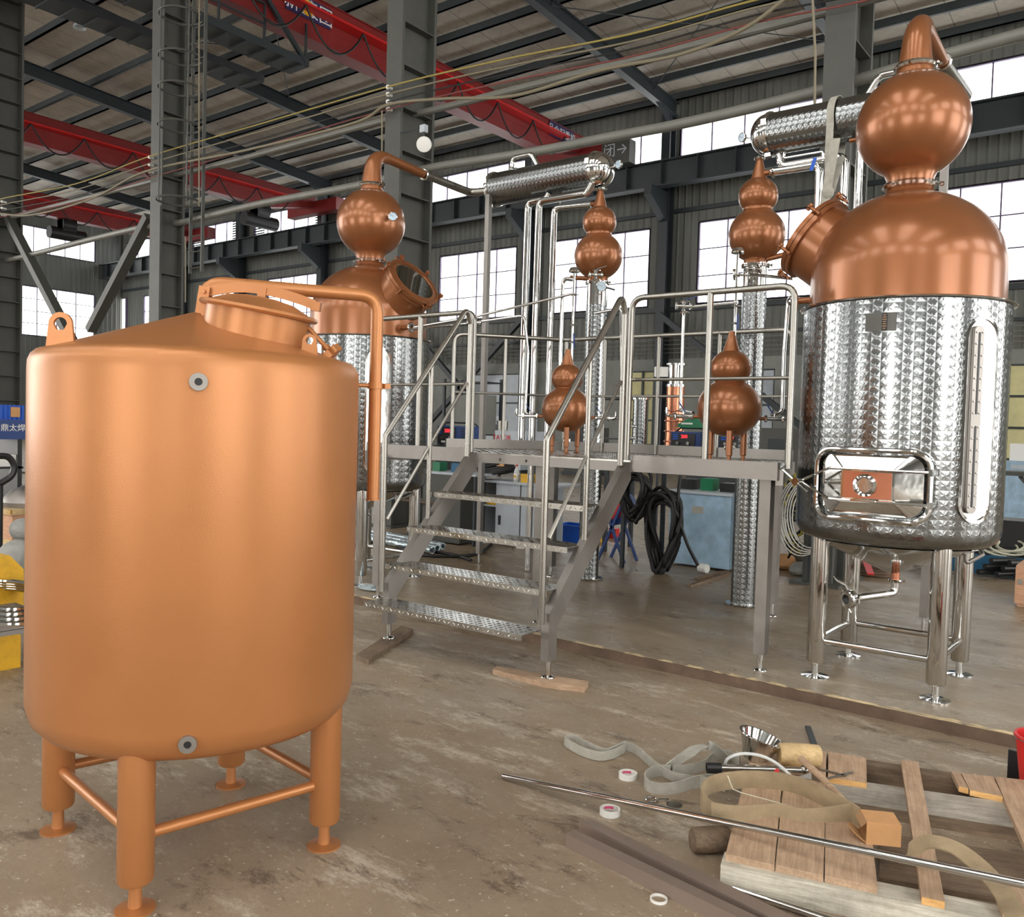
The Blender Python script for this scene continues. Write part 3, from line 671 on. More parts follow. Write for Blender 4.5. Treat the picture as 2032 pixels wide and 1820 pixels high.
# ---- overhead pipes, wires, lamps
def px_path(pts, Y):
    q = [PY(a, b, Y) for a, b in pts]; d = (q[-1] - q[-2]).normalized(); e = (q[0] - q[1]).normalized()
    L0, L1 = (q[0] - q[1]).length, (q[-1] - q[-2]).length
    return [q[0] + V((e.x, 0, e.z * .15)) * (L0 * k) for k in (5, 3, 1.2)] + q + [q[-1] + V((d.x, 0, d.z * .15)) * (L1 * k) for k in (1.2, 3, 6)]
one(MB().tube(smoothpath(px_path([(60, 506), (186, 474), (300, 448), (368, 440), (508, 406), (711, 368), (853, 334), (1060, 301), (1217, 271), (1374, 241), (1619, 182), (2060, 60)], 9.0 + 0.35)), 0.062, 12), 'sagging_pipe', M['hose'], 'thick grey pipe sagging along the column row over the stills', 'pipe')
one(MB().tube(smoothpath(px_path([(20, 432), (368, 343), (487, 313), (770, 237), (853, 220), (1056, 169), (1395, 85), (1585, 38), (1900, -50)], 9.0 + 0.35)), 0.05, 10), 'conduit_pipe', M['hose'], 'thinner dark conduit running above the thick sagging pipe', 'pipe')
for i, (mm, rr) in enumerate((('wirey', .012), ('wire', .012), ('black', .01), ('wirer', .01))):
    o = 15 * i
    one(MB().tube(smoothpath(px_path([(-20, 400 + o * .8), (150, 365 + o * .8), (295, 311 + o * .95), (520, 245 + o), (770, 172 + o), (1000, 118 + o), (1250, 68 + o), (1500, 0 + o), (1700, -40 + o)], 8.85)), rr, 6), 'overhead_wire', M[mm],
        ['yellow overhead wire, topmost on the insulators', 'tan overhead wire, second from the top', 'black overhead wire, third from the top', 'reddish overhead wire, lowest of the four'][i], 'wire')
one(MB().tube(smoothpath(px_path([(-20, 424), (60, 427), (180, 395), (290, 340), (480, 300), (700, 245), (770, 208), (880, 196), (1020, 190), (1190, 140), (1350, 108), (1480, 55), (1600, -30)], 8.8)), 0.022, 8), 'sagging_cable', M['wire'], 'pale thick cable sagging in long curves under the wires', 'cable')
for px, pys, cn in ((297, (312, 327, 341), 'ladder column'), (770, (173, 187, 202, 216), 'middle column'), (4, (400, 413, 426), 'leftmost column')):
    for ii, py in enumerate(pys):
        c = PY(px, py, 8.87)
        one(MB().sph(c, 0.035, 12).cyl(c, c + V((0, 0.1, 0)), 0.02), 'insulator', M['white'], 'small white porcelain insulator on the %s, %s from the top' % (cn, ORD[ii]), 'insulator', 'wire insulators on the columns')
c = PY(842, 287, 8.5)
t = thing('floodlight', c, 'round pale lamp hanging under a small box beside the middle column', 'lamp')
MB().lathe([(0, 0), (.09, 0), (.105, .02), (.1, .05), (.0, .07)], c, V((0.55, -0.8, -0.25)), 24).build('lamp_glass', M['white'], t)
cb = PY(841, 256, 8.5); MB().box(cb, (0.09, 0.07, 0.1)).build('control_box', M['palegrey'], t); MB().tube([cb, V((XM + .15, 8.97, cb.z + .25))], 0.012, 6).tube([cb, c], 0.012, 6).build('hanger', M['paint_d'], t)
for px, pa, pb, Y, lb in ((1612, -10, 232, 7.9, 'pale rope hanging over the right-hand condenser'), (758, 220, 300, 8.7, 'thin rope hanging beside the left still swan neck'), (395, 60, 410, 8.4, 'thin rope hanging beside the ladder hoops'), (368, 470, 600, 8.6, 'thin rope hanging right of the ladder column')):
    one(MB().tube(([V((PY(px, pa, Y).x, Y, roofz(Y) + .6))] if px in (395, 1612) else []) + [PY(px, pa, Y), PY(px + (px == 1612) * 6, (pa + pb) / 2, Y), PY(px + (px == 1612) * 4, pb, Y)], 0.012, 6), 'hanging_rope', M['wire'], lb, 'rope')
p = PY(158, 45, 12); t = thing('high_bay_lamp', p, 'small high-bay lamp under the roof at upper left', 'lamp'); MB().lathe([(0.05, 0.2), (0.06, 0.1), (0.18, -0.15), (0.17, -0.15), (0, 0)], p, n=20).build('shade', M['palegrey'], t); MB().tube([p + V((0, 0, .15)), (p.x, p.y, roofz(p.y) + .6)], .015, 6).build('rod', M['paint_d'], t)
p = PY(1290, 330, 27.9); t = thing('sign_plate', p, 'grey no-entry arrow plate on the end of the red crane', 'sign'); 
s = MB().bb(p.x - 2.0, p.x - .8, 27.75, 28.2, 11.45, 12.3).build('plate', M['paint'], t, smooth=False); text('闭→', 0.55, M['palegrey'], s, (p.x - 1.4, 27.74, 11.95), (1, 0, 0), (0, 0, 1))
# ================================================================ STORAGE TANK (foreground)
def leg(parent, x, y, z0, zt, r, rf, m, zdisc=0.0, name='leg', hub=0.0):
    o = MB().lathe([(0, z0 + 0.095), (r * 0.9, z0 + 0.095), (r, z0 + 0.105), (r, zt)], (x, y, 0), n=32).build(name, m, parent)
    f = MB().lathe([(0, z0), (rf, z0), (rf, z0 + 0.006), (rf * 0.35, z0 + 0.012), (r * 0.38, z0 + 0.014), (r * 0.34, z0 + 0.1)], (x, y, 0), n=32)
    f.build('foot', m, o); return o
TC = V((-2.925, 1.856, FZ)); TR = 0.583; TX, TY = TC.x, TC.y
def at_t(al, d, z): return V((TX + d * cos(radians(al)), TY + d * sin(radians(al)), z))
tk = thing('storage_tank', TC, 'large matt copper-painted cylindrical tank on four legs in the left foreground', 'tank')
TO = 0.0
prof = [(0, 0.40), (0.30, 0.402), (0.47, 0.418), (0.535, 0.44), (0.568, 0.475), (TR, 0.53), (TR, 1.70), (0.581, 1.735), (0.572, 1.757), (0.556, 1.772), (0.52, 1.782), (0.02, 1.952), (0, 1.953)]
MB().lathe([(r, z) for r, z in prof], (TX, TY, 0), n=128).build('tank_body', M['tank'], tk, ang=50)
# manway on the shoulder
al = radians(22); mc = V((TX + 0.222 * cos(al), TY + 0.222 * sin(al), 1.845)); md = V((cos(al) * 0.16, sin(al) * 0.16, 1)).normalized()
RM = 0.188; hN = 0.10
nk = MB().lathe([(RM + 0.012, -0.05), (RM, -0.035), (RM, hN)], mc, md, 72).build('manway_neck', M['tank'], tk)
lid = MB().lathe([(RM - 0.01, hN - 0.002), (RM + 0.02, hN - 0.002), (RM + 0.026, hN + 0.006), (RM + 0.022, hN + 0.016), (RM - 0.01, hN + 0.022), (0.12, hN + 0.048), (0.06, hN + 0.058), (0, hN + 0.06)], mc, md, 72).build('manway_lid', M['tank'], tk)
# yoke bar that spans the lid, hinged at its left end
mu = CR - md * CR.dot(md); mu.normalize(); mv = md.cross(mu)
yk = MB(); n = 14; pts = []
for i in range(n + 1):
    s = -1.1 + 2.15 * i / n; pts.append(mc + mu * (s * RM) + md * (hN + 0.088 - (0.04 if s < 0 else 0.02) * s * s) - mv * 0.0)
yk.strap(pts, 0.036, 0.012, md)
e = mc + mu * (RM * 1.06) + md * (hN + 0.062); yk.box(e + mu * 0.006, (0.03, 0.03, 0.034), M=Matrix((mu, mv, md)).transposed())
bar_ = yk.build('lid_yoke', M['tank'], tk, smooth=False)
hg = MB(); h0 = mc - mu * (RM * 1.1) + md * (hN + 0.02)
for s in (-0.018, 0.018): hg.box(h0 + mv * s - md * 0.01, (0.04, 0.006, 0.1), M=Matrix((mu, mv, md)).transposed())
hg.box(h0 - md * 0.05 + mu * 0.03, (0.05, 0.05, 0.05), M=Matrix((mu, mv, md)).transposed()); hg.cyl(h0 - mv * 0.03 + md * 0.02, h0 + mv * 0.03 + md * 0.02, 0.008)
hg.build('hinge_bracket', M['tank'], tk, smooth=False)
cl = MB(); c0 = mc + md * (hN + 0.07); cl.box(c0 + mu * 0.0, (0.03, 0.02, 0.05), M=Matrix((mu, mv, md)).transposed()); cl.build('yoke_link', M['tank'], tk, smooth=False)
s0 = mc + mu * (RM + 0.0) + md * (hN - 0.02); s1 = s0 + mu * 0.088 - md * 0.068
sc_ = MB().cyl(s0, s1, 0.009).build('clamp_screw', M['tank'], tk)
kb = MB(); u, vv, w = frame(s1 - s0)
poly = [((0.036 + 0.007 * cos(5 * a)) * cos(a), (0.036 + 0.007 * cos(5 * a)) * sin(a)) for a in [2 * pi * i / 40 for i in range(40)]]
kb.prism(poly, s1, u, vv, w, 0.028).cyl(s1 - w * 0.02, s1, 0.014); kb.build('knob', M['tank'], sc_)
# lifting lugs
for (px, py, s, nm) in ((122, 672, 1.0, 'a'), (634, 700, 0.62, 'b')):
    p = at_t(17, 0.475, 1.80) if nm == 'b' else at_t(-96, 0.50, 1.792)
    rd = V((p.x - TX, p.y - TY, 0)).normalized(); td = V((-rd.y, rd.x, 0)); 
    td = (CR - V((0, 0, CR.z))).normalized()
    H = 0.078 * s * 1.25; w2 = 0.042 * s * 1.15; hr = 0.019 * s * 1.2
    outer = [(-w2, -0.02), (w2, -0.02)] + [(w2 * 0.82 * cos(a), H - w2 * 0.8 + w2 * 0.82 * sin(a)) for a in [pi * i / 18 for i in range(19)]]
    m_ = len(outer); cx, cz = 0, H - w2 * 0.8
    inner = [(cx + hr * cos(atan2(y - cz, x - cx)), cz + hr * sin(atan2(y - cz, x - cx))) for x, y in outer]
    lg = MB().ring_prism(outer, inner, p, td, V((0, 0, 1)), td.cross(V((0, 0, 1))), 0.012); lg.build('lifting_lug', M['tank'], tk)
# screwed ports
for a_, z in ((-33.6, 1.663), (-35.2, 0.508)):
    p = at_t(a_, TR - 0.002, z); d = V((cos(radians(a_)), sin(radians(a_)), 0))
    o = MB().lathe([(0.012, -0.03), (0.012, 0.012), (0.028, 0.012), (0.029, 0.0), (0.026, -0.01)], p, d, 40).build('port_fitting', M['channel'], tk); o['label'] = 'small round steel port'
    MB().lathe([(0.0, 0.006), (0.0121, 0.006)], p, d, 24).build('port_bore', M['blackp'], o)
# vent pipe over the top and down the side
A = at_t(58, 0.66, 0)
vp = fillet([at_t(58, 0.0, 1.90), at_t(58, 0.0, 2.062), (A.x, A.y, 2.062), (A.x, A.y, 1.235)], 0.075, 8)
p0 = MB().tube(vp, 0.0255, 20).lathe([(0.0255, 0), (0.031, 0), (0.031, 0.006), (0.0255, 0.006)], (A.x, A.y, 1.235), n=24).build('vent_pipe', M['tank'], tk)
b = MB().cyl(at_t(58, TR - 0.01, 1.70), at_t(58, 0.66, 1.70), 0.0085); b.lathe([(0.0255, -0.012), (0.031, -0.012), (0.031, 0.012), (0.0255, 0.012)], (A.x, A.y, 1.70), n=20); b.box(at_t(58, 0.70, 1.70), (0.03, 0.03, 0.02)); b.build('pipe_bracket', M['tank'], tk)
LF = [(-3.372, 1.542), (-2.631, 1.452), (-2.502, 2.134), (-3.239, 2.225)]
LF = [(x, y) for x, y in LF]
for x, y in LF: leg(tk, x, y, FZ, 0.47, 0.058, 0.064, M['tank'])
for i in range(4):
    a, b = LF[i], LF[(i + 1) % 4]; z = FZ + 0.245
    MB().cyl((a[0], a[1], z), (b[0], b[1], z), 0.0195, n=16).build('brace', M['tank'], tk)

# ================================================================ POT STILLS
def wingnut(parent, p, d, m, s=1.0, tang=None):
    """hinged bolt with a star nut, d = outward"""
    d = V(d).normalized(); b = MB(); b.cyl(p, p + d * 0.085 * s, 0.0085 * s); u, vv, w = frame(d)
    poly = [((0.022 + 0.006 * cos(4 * a)) * s * cos(a), (0.022 + 0.006 * cos(4 * a)) * s * sin(a)) for a in [2 * pi * i / 32 for i in range(32)]]
    b.prism(poly, p + d * 0.072 * s, u, vv, w, 0.02 * s); b.cyl(p + d * 0.03 * s, p + d * 0.072 * s, 0.013 * s); b.cyl(p - u * 0.02 * s, p + u * 0.02 * s, 0.01 * s)
    return b.build('wing_bolt', m, parent)
def tri_clamp(mb, c, d, r, s=0.01):
    d = V(d).normalized(); mb.lathe([(r * 0.8, -s), (r + s * 0.9, -s), (r + s * 1.5, 0), (r + s * 0.9, s), (r * 0.8, s)], c, d, 24)
    u, vv, w = frame(d); q = V(c) + u * (r + s * 2.0); mb.cyl(q - vv * s * 1.6, q + vv * s * 1.6, s * 0.55, n=8); mb.cyl(q + vv * s * 1.6, q + vv * s * 1.6 + u * s * 1.2, s * 0.9, n=8)
    return mb
def gauge(parent, c, d, r, stem, name='dial_thermometer'):
    d = V(d).normalized(); c = V(c)
    o = MB().lathe([(0, -0.025), (r * 0.9, -0.02), (r, -0.012), (r, 0.006), (r * 0.88, 0.009), (r * 0.88, 0.001)], c, d, 32)
    if stem is not None: o.cyl(c - d * 0.02, stem, r * 0.2)
    o = o.build(name, M['polish'], parent)
    f = MB().lathe([(0, 0.002), (r * 0.87, 0.002)], c, d, 32).build('dial', M['dial'], o); f['label'] = 'pale blue dial face'
    u, vv, w = frame(d); MB().bar(c + d * 0.004 + u * r * 0.15, c + d * 0.004 - u * r * 0.6 + vv * r * 0.25, r * 0.06, 0.002).build('needle', M['blackp'], o, smooth=False)
    return o
def pot_still(cx, cy, label, side, thermo):
    t = thing('pot_still', (cx, cy, 0), label, 'still'); c = (cx, cy, 0); H = 0.355
    zb, zf, R = 0.95, 2.372, 0.61
    body = MB().lathe([(0.48, 0.885), (0.54, 0.897), (0.585, 0.925), (R - 0.003, 0.965), (R, 1.0), (R, zf - 0.01)], c, n=120).build('jacket', M['quilt_body'], t)
    MB().lathe([(0, 0.675), (0.04, 0.678), (0.48, 0.868), (0.54, 0.893)], c, n=96).build('bottom_cone', M['polish'], t)
    MB().lathe([(R - 0.02, zf - 0.012), (R + 0.022, zf - 0.004), (R + 0.026, zf + 0.002), (R + 0.02, zf + 0.006), (0.57, zf + 0.004)], c, n=120).build('jacket_rim', M['polish'], t)
    Rc, z0, b = 0.576, 2.60, 0.515
    prof = [(Rc, zf), (Rc, z0)]
    for i in range(1, 30):
        a = pi / 2 * i / 30; r = Rc * cos(a)
        if r < 0.165: break
        prof.append((r, z0 + b * sin(a)))
    prof += [(0.15, 3.108), (0.14, 3.122), (0.138, 3.15)]
    dome = MB().lathe(prof, c, n=120).build('copper_dome', M['copper'], t, ang=50)
    Rs, zs = 0.338, 3.535
    prof = [(0.138, 3.152), (0.14, 3.20), (0.15, 3.222)]
    a0 = math.acos(0.155 / Rs)
    prof += [(Rs * cos(a), zs + Rs * sin(a) * (0.98 if a < 0 else 1.0)) for a in [-a0 + (2 * a0) * i / 40 for i in range(41)] if Rs * cos(a) > 0.13]
    prof = [q for q in prof if not (q[1] > zs + 0.2 and q[0] < 0.115)]
    prof += [(0.11, zs + Rs * 0.955), (0.106, 3.90)]
    helm = MB().lathe(prof, c, n=96).build('helmet_sphere', M['copper'], t, ang=50)
    k = MB(); tri_clamp(k, (cx, cy, 3.155), (0, 0, 1), 0.142, 0.016); k.build('neck_clamp', M['polish'], t)
    k = MB(); tri_clamp(k, (cx, cy, 3.905), (0, 0, 1), 0.108, 0.014); k.build('neck_clamp', M['polish'], t)
    # swan neck: cone rising, bending over towards the condenser behind
    ex = 0.0; path = []; rad = []
    ctl = [(0, 0, 3.91, .103), (0, 0, 4.0, .092), (0, 0.01, 4.09, .083), (0, 0.045, 4.165, .073), (0, 0.115, 4.213, .063), (0, 0.2, 4.225, .056), (0, 0.30, 4.222, .05), (0, 0.72, 4.20, .045)]
    P = smoothpath([(cx + a, cy + b_, z) for a, b_, z, r in ctl], 6); Rr = []
    for i in range(len(ctl) - 1):
        for j in range(6): Rr.append(ctl[i][3] + (ctl[i + 1][3] - ctl[i][3]) * j / 6)
    Rr.append(ctl[-1][3])
    MB().tube(P, Rr, 32).build('swan_neck', M['copper'], t, ang=50)
    k = MB(); tri_clamp(k, (cx, cy + 0.74, 4.20), (0, 1, 0), 0.045, 0.012); k.build('arm_clamp', M['polish'], t)
    # manway in the dome, facing the platform
    d = V((side * cos(radians(38)), 0, sin(radians(38)))); o = V((cx + side * 0.30, cy, 2.66)); L1 = 0.37
    mw = MB().lathe([(0.262, 0), (0.262, L1 - 0.03), (0.285, L1 - 0.03), (0.285, L1)], o, d, 64).build('manway_neck', M['copper'], t)
    MB().lathe([(0.285, L1 + 0.004), (0.285, L1 + 0.034), (0.262, L1 + 0.036), (0.262, L1 + 0.030), (0.215, L1 + 0.045), (0.21, L1 + 0.02), (0.2, L1 + 0.02)], o, d, 64).build('manway_ring', M['copper'], mw)
    g = MB().lathe([(0, L1 + 0.026), (0.214, L1 + 0.026), (0.214, L1 + 0.032), (0, L1 + 0.032)], o, d, 48).build('port_glass', M['glassd'], mw); g['label'] = 'dark round sight glass'
    u, vv, w = frame(d)
    for i in range(6):
        a = radians(60 * i + 30); q = o + d * (L1 - 0.02) + (u * cos(a) + vv * sin(a)) * 0.302; wingnut(mw, q, d, M['copper'], 0.95)
    for a in (radians(90), radians(270)):
        q = o + d * (L1 + 0.02) + (u * cos(a) + vv * sin(a)) * 0.295; q2 = (u * cos(a) + vv * sin(a)); tt = d.cross(q2)
        MB().tube(fillet([q - tt * 0.05, q - tt * 0.05 + q2 * 0.03, q + tt * 0.05 + q2 * 0.03, q + tt * 0.05], 0.01), 0.006, 8).build('handle', M['copper'], mw)
    # side outlet stub towards the condenser pipework
    s = MB(); s.cyl((cx + side * 0.55, cy - 0.1, 2.46), (cx + side * 0.68, cy - 0.1, 2.46), 0.022); s.build('outlet_stub', M['copper'], t)
    s = MB(); tri_clamp(s, (cx + side * 0.69, cy - 0.1, 2.46), (1, 0, 0), 0.03, 0.012); s.build('outlet_clamp', M['polish'], t)
    if thermo:
        a = radians(-50); dd = V((cos(a), sin(a), -0.05)); q = V((cx, cy, zs)) + V((cos(a + .7), sin(a + .7), 0)) * (Rs + 0.05)
        gauge(t, q + dd * 0.03, dd, 0.043, V((cx, cy, zs)) + V((cos(a + .7), sin(a + .7), 0)) * (Rs - 0.01))
    if side < 0:
        q = V((cx, cy, zs - 0.02)) + V((-1, 0, 0)) * Rs; s = MB().cyl(q + V((0.02, 0, 0)), q - V((0.05, 0, 0)), 0.014); s.build('sample_stub', M['copper'], t)
    for dx in (-H, H):
        for dy in (-H, H): leg(t, cx + dx, cy + dy, 0, 0.915, 0.056, 0.086, M['polish'])
    z = 0.235
    for (a, b2) in (((-H, -H), (H, -H)), ((H, -H), (H, H)), ((H, H), (-H, H)), ((-H, H), (-H, -H))):
        MB().cyl((cx + a[0], cy + a[1], z), (cx + b2[0], cy + b2[1], z), 0.021, n=18).build('brace', M['polish'], t)
    # fire door with rounded corners, dished cover, window and yoke
    def onb(a_deg, z, off=0.0):
        a = radians(a_deg); return V((cx + (R + off) * cos(a), cy + (R + off) * sin(a), z))
    yF = cy - R - 0.03
    def rrect(hx, hz, r, n=8):
        out = []
        for sx, sz, a0 in ((1, 1, 0), (-1, 1, 90), (-1, -1, 180), (1, -1, 270)):
            for i in range(n + 1):
                a = radians(a0 + 90 * i / n); out.append((sx * (hx - r) + r * cos(a), sz * (hz - r) + r * sin(a)))
        return out
    zc, xc = 1.268, cx + 0.0
    fr = MB()
    def surf(x): return cy - sqrt(max(R * R - (x - cx) ** 2, 0.0)) 
    outer = rrect(0.335, 0.222, 0.11); inner = rrect(0.305, 0.192, 0.085)
    vs = []; fs = []; n_ = len(outer)
    for (x, z) in outer: vs.append((xc + x, surf(xc + x) + 0.02, zc + z))
    for (x, z) in outer: vs.append((xc + x, surf(xc + x * 0.96) - 0.055, zc + z))
    for (x, z) in inner: vs.append((xc + x, surf(xc + x * 0.96) - 0.055, zc + z))
    for (x, z) in inner: vs.append((xc + x, surf(xc + x) + 0.0, zc + z))
    for k_ in range(3):
        for i in range(n_): j = (i + 1) % n_; fs.append((k_ * n_ + i, k_ * n_ + j, (k_ + 1) * n_ + j, (k_ + 1) * n_ + i))
    dr = fr.add(vs, fs).build('door_frame', M['polish'], t, ang=50)
    MB().tube([(xc + x, surf(xc + x * 0.96) - 0.06, zc + z) for x, z in rrect(0.32, 0.207, 0.098)], 0.016, 10, closed=True).build('door_seal_ring', M['polish'], dr)
    pn = MB(); vs = []; fs = []
    rings = [(0.302, 0.19, 0.085, 0.03), (0.288, 0.176, 0.078, -0.045), (0.15, 0.086, 0.02, -0.078), (0.15, 0.086, 0.02, -0.078)]
    for hx, hz, r, off in rings:
        for (x, z) in rrect(hx, hz, r): vs.append((xc + x, (surf(xc + x) if hx > 0.2 else surf(xc + 0.15)) + off - (0 if hx > 0.2 else 0), zc + z))
    for k_ in range(3):
        for i in range(n_): j = (i + 1) % n_; fs.append((k_ * n_ + i, k_ * n_ + j, (k_ + 1) * n_ + j, (k_ + 1) * n_ + i))
    fs.append(tuple(3 * n_ + i for i in range(n_)))
    cov = pn.add(vs, fs).build('door_cover', M['polish'], t, ang=20)
    yc = surf(xc + 0.15) - 0.078
    sg = MB().lathe([(0.03, 0.0), (0.062, 0.0), (0.066, 0.018), (0.05, 0.026), (0.042, 0.02), (0.042, 0.008), (0, 0.008)], (xc - 0.01, yc, zc), (0, -1, 0), 40).build('sight_glass', M['polish'], cov)
    MB().box((xc, yc - 0.001, zc), (0.27, 0.004, 0.155)).build('window_plate', M['rawcopper'], cov)
    yk = MB()
    for s in (1, -1):
        yk.tube(fillet([(xc - 0.41, yc + 0.05, zc), (xc - 0.21, yc - 0.03, zc + s * 0.092), (xc + 0.345, yc - 0.03, zc + s * 0.092)], 0.03), 0.0085, 8)
        yk.bb(xc + 0.335, xc + 0.355, yc - 0.04, surf(xc + 0.34) - 0.02, zc + s * 0.092 - 0.02, zc + s * 0.092 + 0.02)
        yk.box((xc - 0.01, yc - 0.03, zc + s * 0.088), (0.14, 0.035, 0.012))
    yk.build('door_yoke', M['polish'], t)
    kk = MB().cyl((xc - 0.405, yc + 0.06, zc), (xc - 0.405, yc - 0.05, zc), 0.016); kk.lathe([(0, 0), (0.024, 0), (0.024, 0.012), (0, 0.012)], (xc - 0.405, yc - 0.05, zc), (0, -1, 0), 6)
    kk.tube([(xc - 0.49, yc - 0.04, zc + 0.065), (xc - 0.405, yc - 0.05, zc), (xc - 0.33, yc - 0.045, zc - 0.06)], 0.008, 8).build('door_latch', M['polish'], t)
    # level gauge slot
    ac = -33.5
    a = radians(ac); dd = V((cos(a), sin(a), 0)); tt = V((-sin(a), cos(a), 0)); uz = V((0, 0, 1))
    def obr(hw, hh, n=16):
        return [(hw * cos(radians(180 * i / n)), hh - hw + hw * sin(radians(180 * i / n))) for i in range(n + 1)] + [(-hw * cos(radians(180 * i / n)), -(hh - hw) - hw * sin(radians(180 * i / n))) for i in range(n + 1)]
    zc2 = 1.665; hh = 0.60; O = V((cx, cy, zc2))
    def cu_(x, off): return dd * (sqrt(R * R - x * x) + off) + tt * x
    gf = MB(); o_, i_ = obr(0.122, hh), obr(0.104, hh - 0.018); n_ = len(o_); vs = []; fs = []
    for pts_, off in ((o_, -0.01), (o_, 0.014), (i_, 0.014), (i_, -0.004)): vs += [O + cu_(x, off) + uz * z for x, z in pts_]
    for k_ in range(3):
        for i in range(n_): j = (i + 1) % n_; fs.append((k_ * n_ + i, k_ * n_ + j, (k_ + 1) * n_ + j, (k_ + 1) * n_ + i))
    gfo = gf.add(vs, fs).build('gauge_frame', M['polish'], t, ang=50)
    MB().prism(obr(0.104, hh - 0.018), O + dd * (R - 0.002), tt, uz, dd, 0.006).build('gauge_backing', M['polish'], gfo)
    pl = MB().prism(obr(0.036, hh - 0.06), O + dd * (R + 0.006) - tt * 0.045, tt, uz, dd, 0.018).build('gauge_plate', M['channel'], gfo)
    sl = MB()
    for s in (1, -1):
        ps = obr(0.0065, 0.235); sl.prism(ps, O + dd * (R + 0.0245) - tt * 0.045 + uz * s * 0.268, tt, uz, dd, 0.002)
    sl.build('slot', M['blackp'], pl)
    bo = MB()
    for s in (1, -1):
        for i in range(8):
            for x in (-0.022, 0.022): bo.lathe([(0.0055, 0), (0.005, 0.005), (0, 0.007)], O + dd * (R + 0.024) + tt * (x - 0.045) + uz * s * (0.04 + i * 0.066), dd, 8)
    bb_ = bo.build('plate_screws', M['polish'], pl); bb_['kind'] = 'stuff'
    # rating plate
    a = radians(-88); q = V((cx + R * cos(a), cy + R * sin(a), 2.225)); dd2 = V((cos(a), sin(a), 0)); tt2 = V((-sin(a), cos(a), 0))
    pt = MB().box(q + dd2 * 0.004, (0.17, 0.004, 0.105), M=Matrix((tt2, dd2, uz)).transposed()).build('rating_plate', M['polish'], t, smooth=False)
    MB().box(q + dd2 * 0.007 + tt2 * 0.022, (0.032, 0.003, 0.1), M=Matrix((tt2, dd2, uz)).transposed()).build('printed_strip', M['blackp'], pt, smooth=False)
    ln = MB()
    for i in range(7): ln.box(q + dd2 * 0.009 + tt2 * (0.021), (0.014 + 0.008 * (i % 3), 0.0012, 0.004), M=Matrix((tt2, dd2, uz)).transposed()) if False else ln.box(q + dd2 * 0.009 + tt2 * 0.021 + uz * (0.04 - 0.013 * i), (0.014 + 0.005 * (i % 3), 0.0012, 0.003), M=Matrix((tt2, dd2, uz)).transposed())
    l_ = ln.build('print_lines', M['card'], pt, smooth=False); l_['kind'] = 'stuff'
    # drain
    z0 = 0.80
    dv = MB().tube([(cx + 0.02, cy, 0.70), (cx + 0.02, cy, 0.63)], 0.026, 16).build('drain_stub', M['rawcopper'], t)
    m_ = MB(); tri_clamp(m_, (cx + 0.02, cy, 0.625), (0, 0, 1), 0.028, 0.01)
    ez = 0.545; q = V((cx - 0.16, cy - 0.30, ez - 0.02)); q0_ = V((cx + 0.02, cy, ez)); dr_ = (q - q0_).normalized()
    m_.tube(fillet([(cx + 0.02, cy, 0.62), q0_, q], 0.05), 0.024, 16)
    m_.build('drain_elbow', M['polish'], t)
    m_ = MB(); tri_clamp(m_, q, dr_, 0.034, 0.013)
    m_.lathe([(0.03, 0.012), (0.056, 0.014), (0.06, 0.02), (0.06, 0.045), (0.054, 0.052), (0.03, 0.052), (0.03, 0.012)], q, dr_, 32); m_.cyl(q + dr_ * .03 - uz * .055, q + dr_ * .03 - uz * .085 + V((.02, 0, 0)), .006); dv = m_.build('drain_valve', M['polish'], t)
    MB().tube([q + uz * 0.05 + dr_ * 0.03, q + uz * 0.085 + dr_ * 0.03 - V((0.02, 0, 0)), q + uz * 0.11 + dr_ * 0.04 - V((0.07, 0, 0)), q + uz * 0.135 + dr_ * 0.04 - V((0.09, 0, 0))], [0.012, 0.014, 0.009, 0.004], 10).build('valve_lever', M['channel'], dv)
    MB().lathe([(0, 0.03), (0.03, 0.03)], q, dr_, 24).build('valve_disc', M['blackp'], dv)
    m_ = MB().tube([(cx + 0.42, cy + 0.02, 0.92), (cx + 0.42, cy + 0.02, 0.86)], 0.013).build('jacket_outlet', M['rawcopper'], t)
    m_ = MB().tube(fillet([(cx + 0.42, cy + 0.02, 0.865), (cx + 0.42, cy + 0.02, 0.78), (cx + 0.5, cy + 0.1, 0.84), (cx + 0.46, cy + 0.22, 0.86)], 0.02), 0.013, 10).build('jacket_drain', M['channel'], t)
    return t
SR, SL = (-1.412, 5.905), (-6.43, 5.92)
pot_still(*SR, 'copper-domed pot still with polished fire door at the right edge of the platform', -1, False)
pot_still(*SL, 'copper-domed pot still partly hidden behind the foreground tank', 1, True)

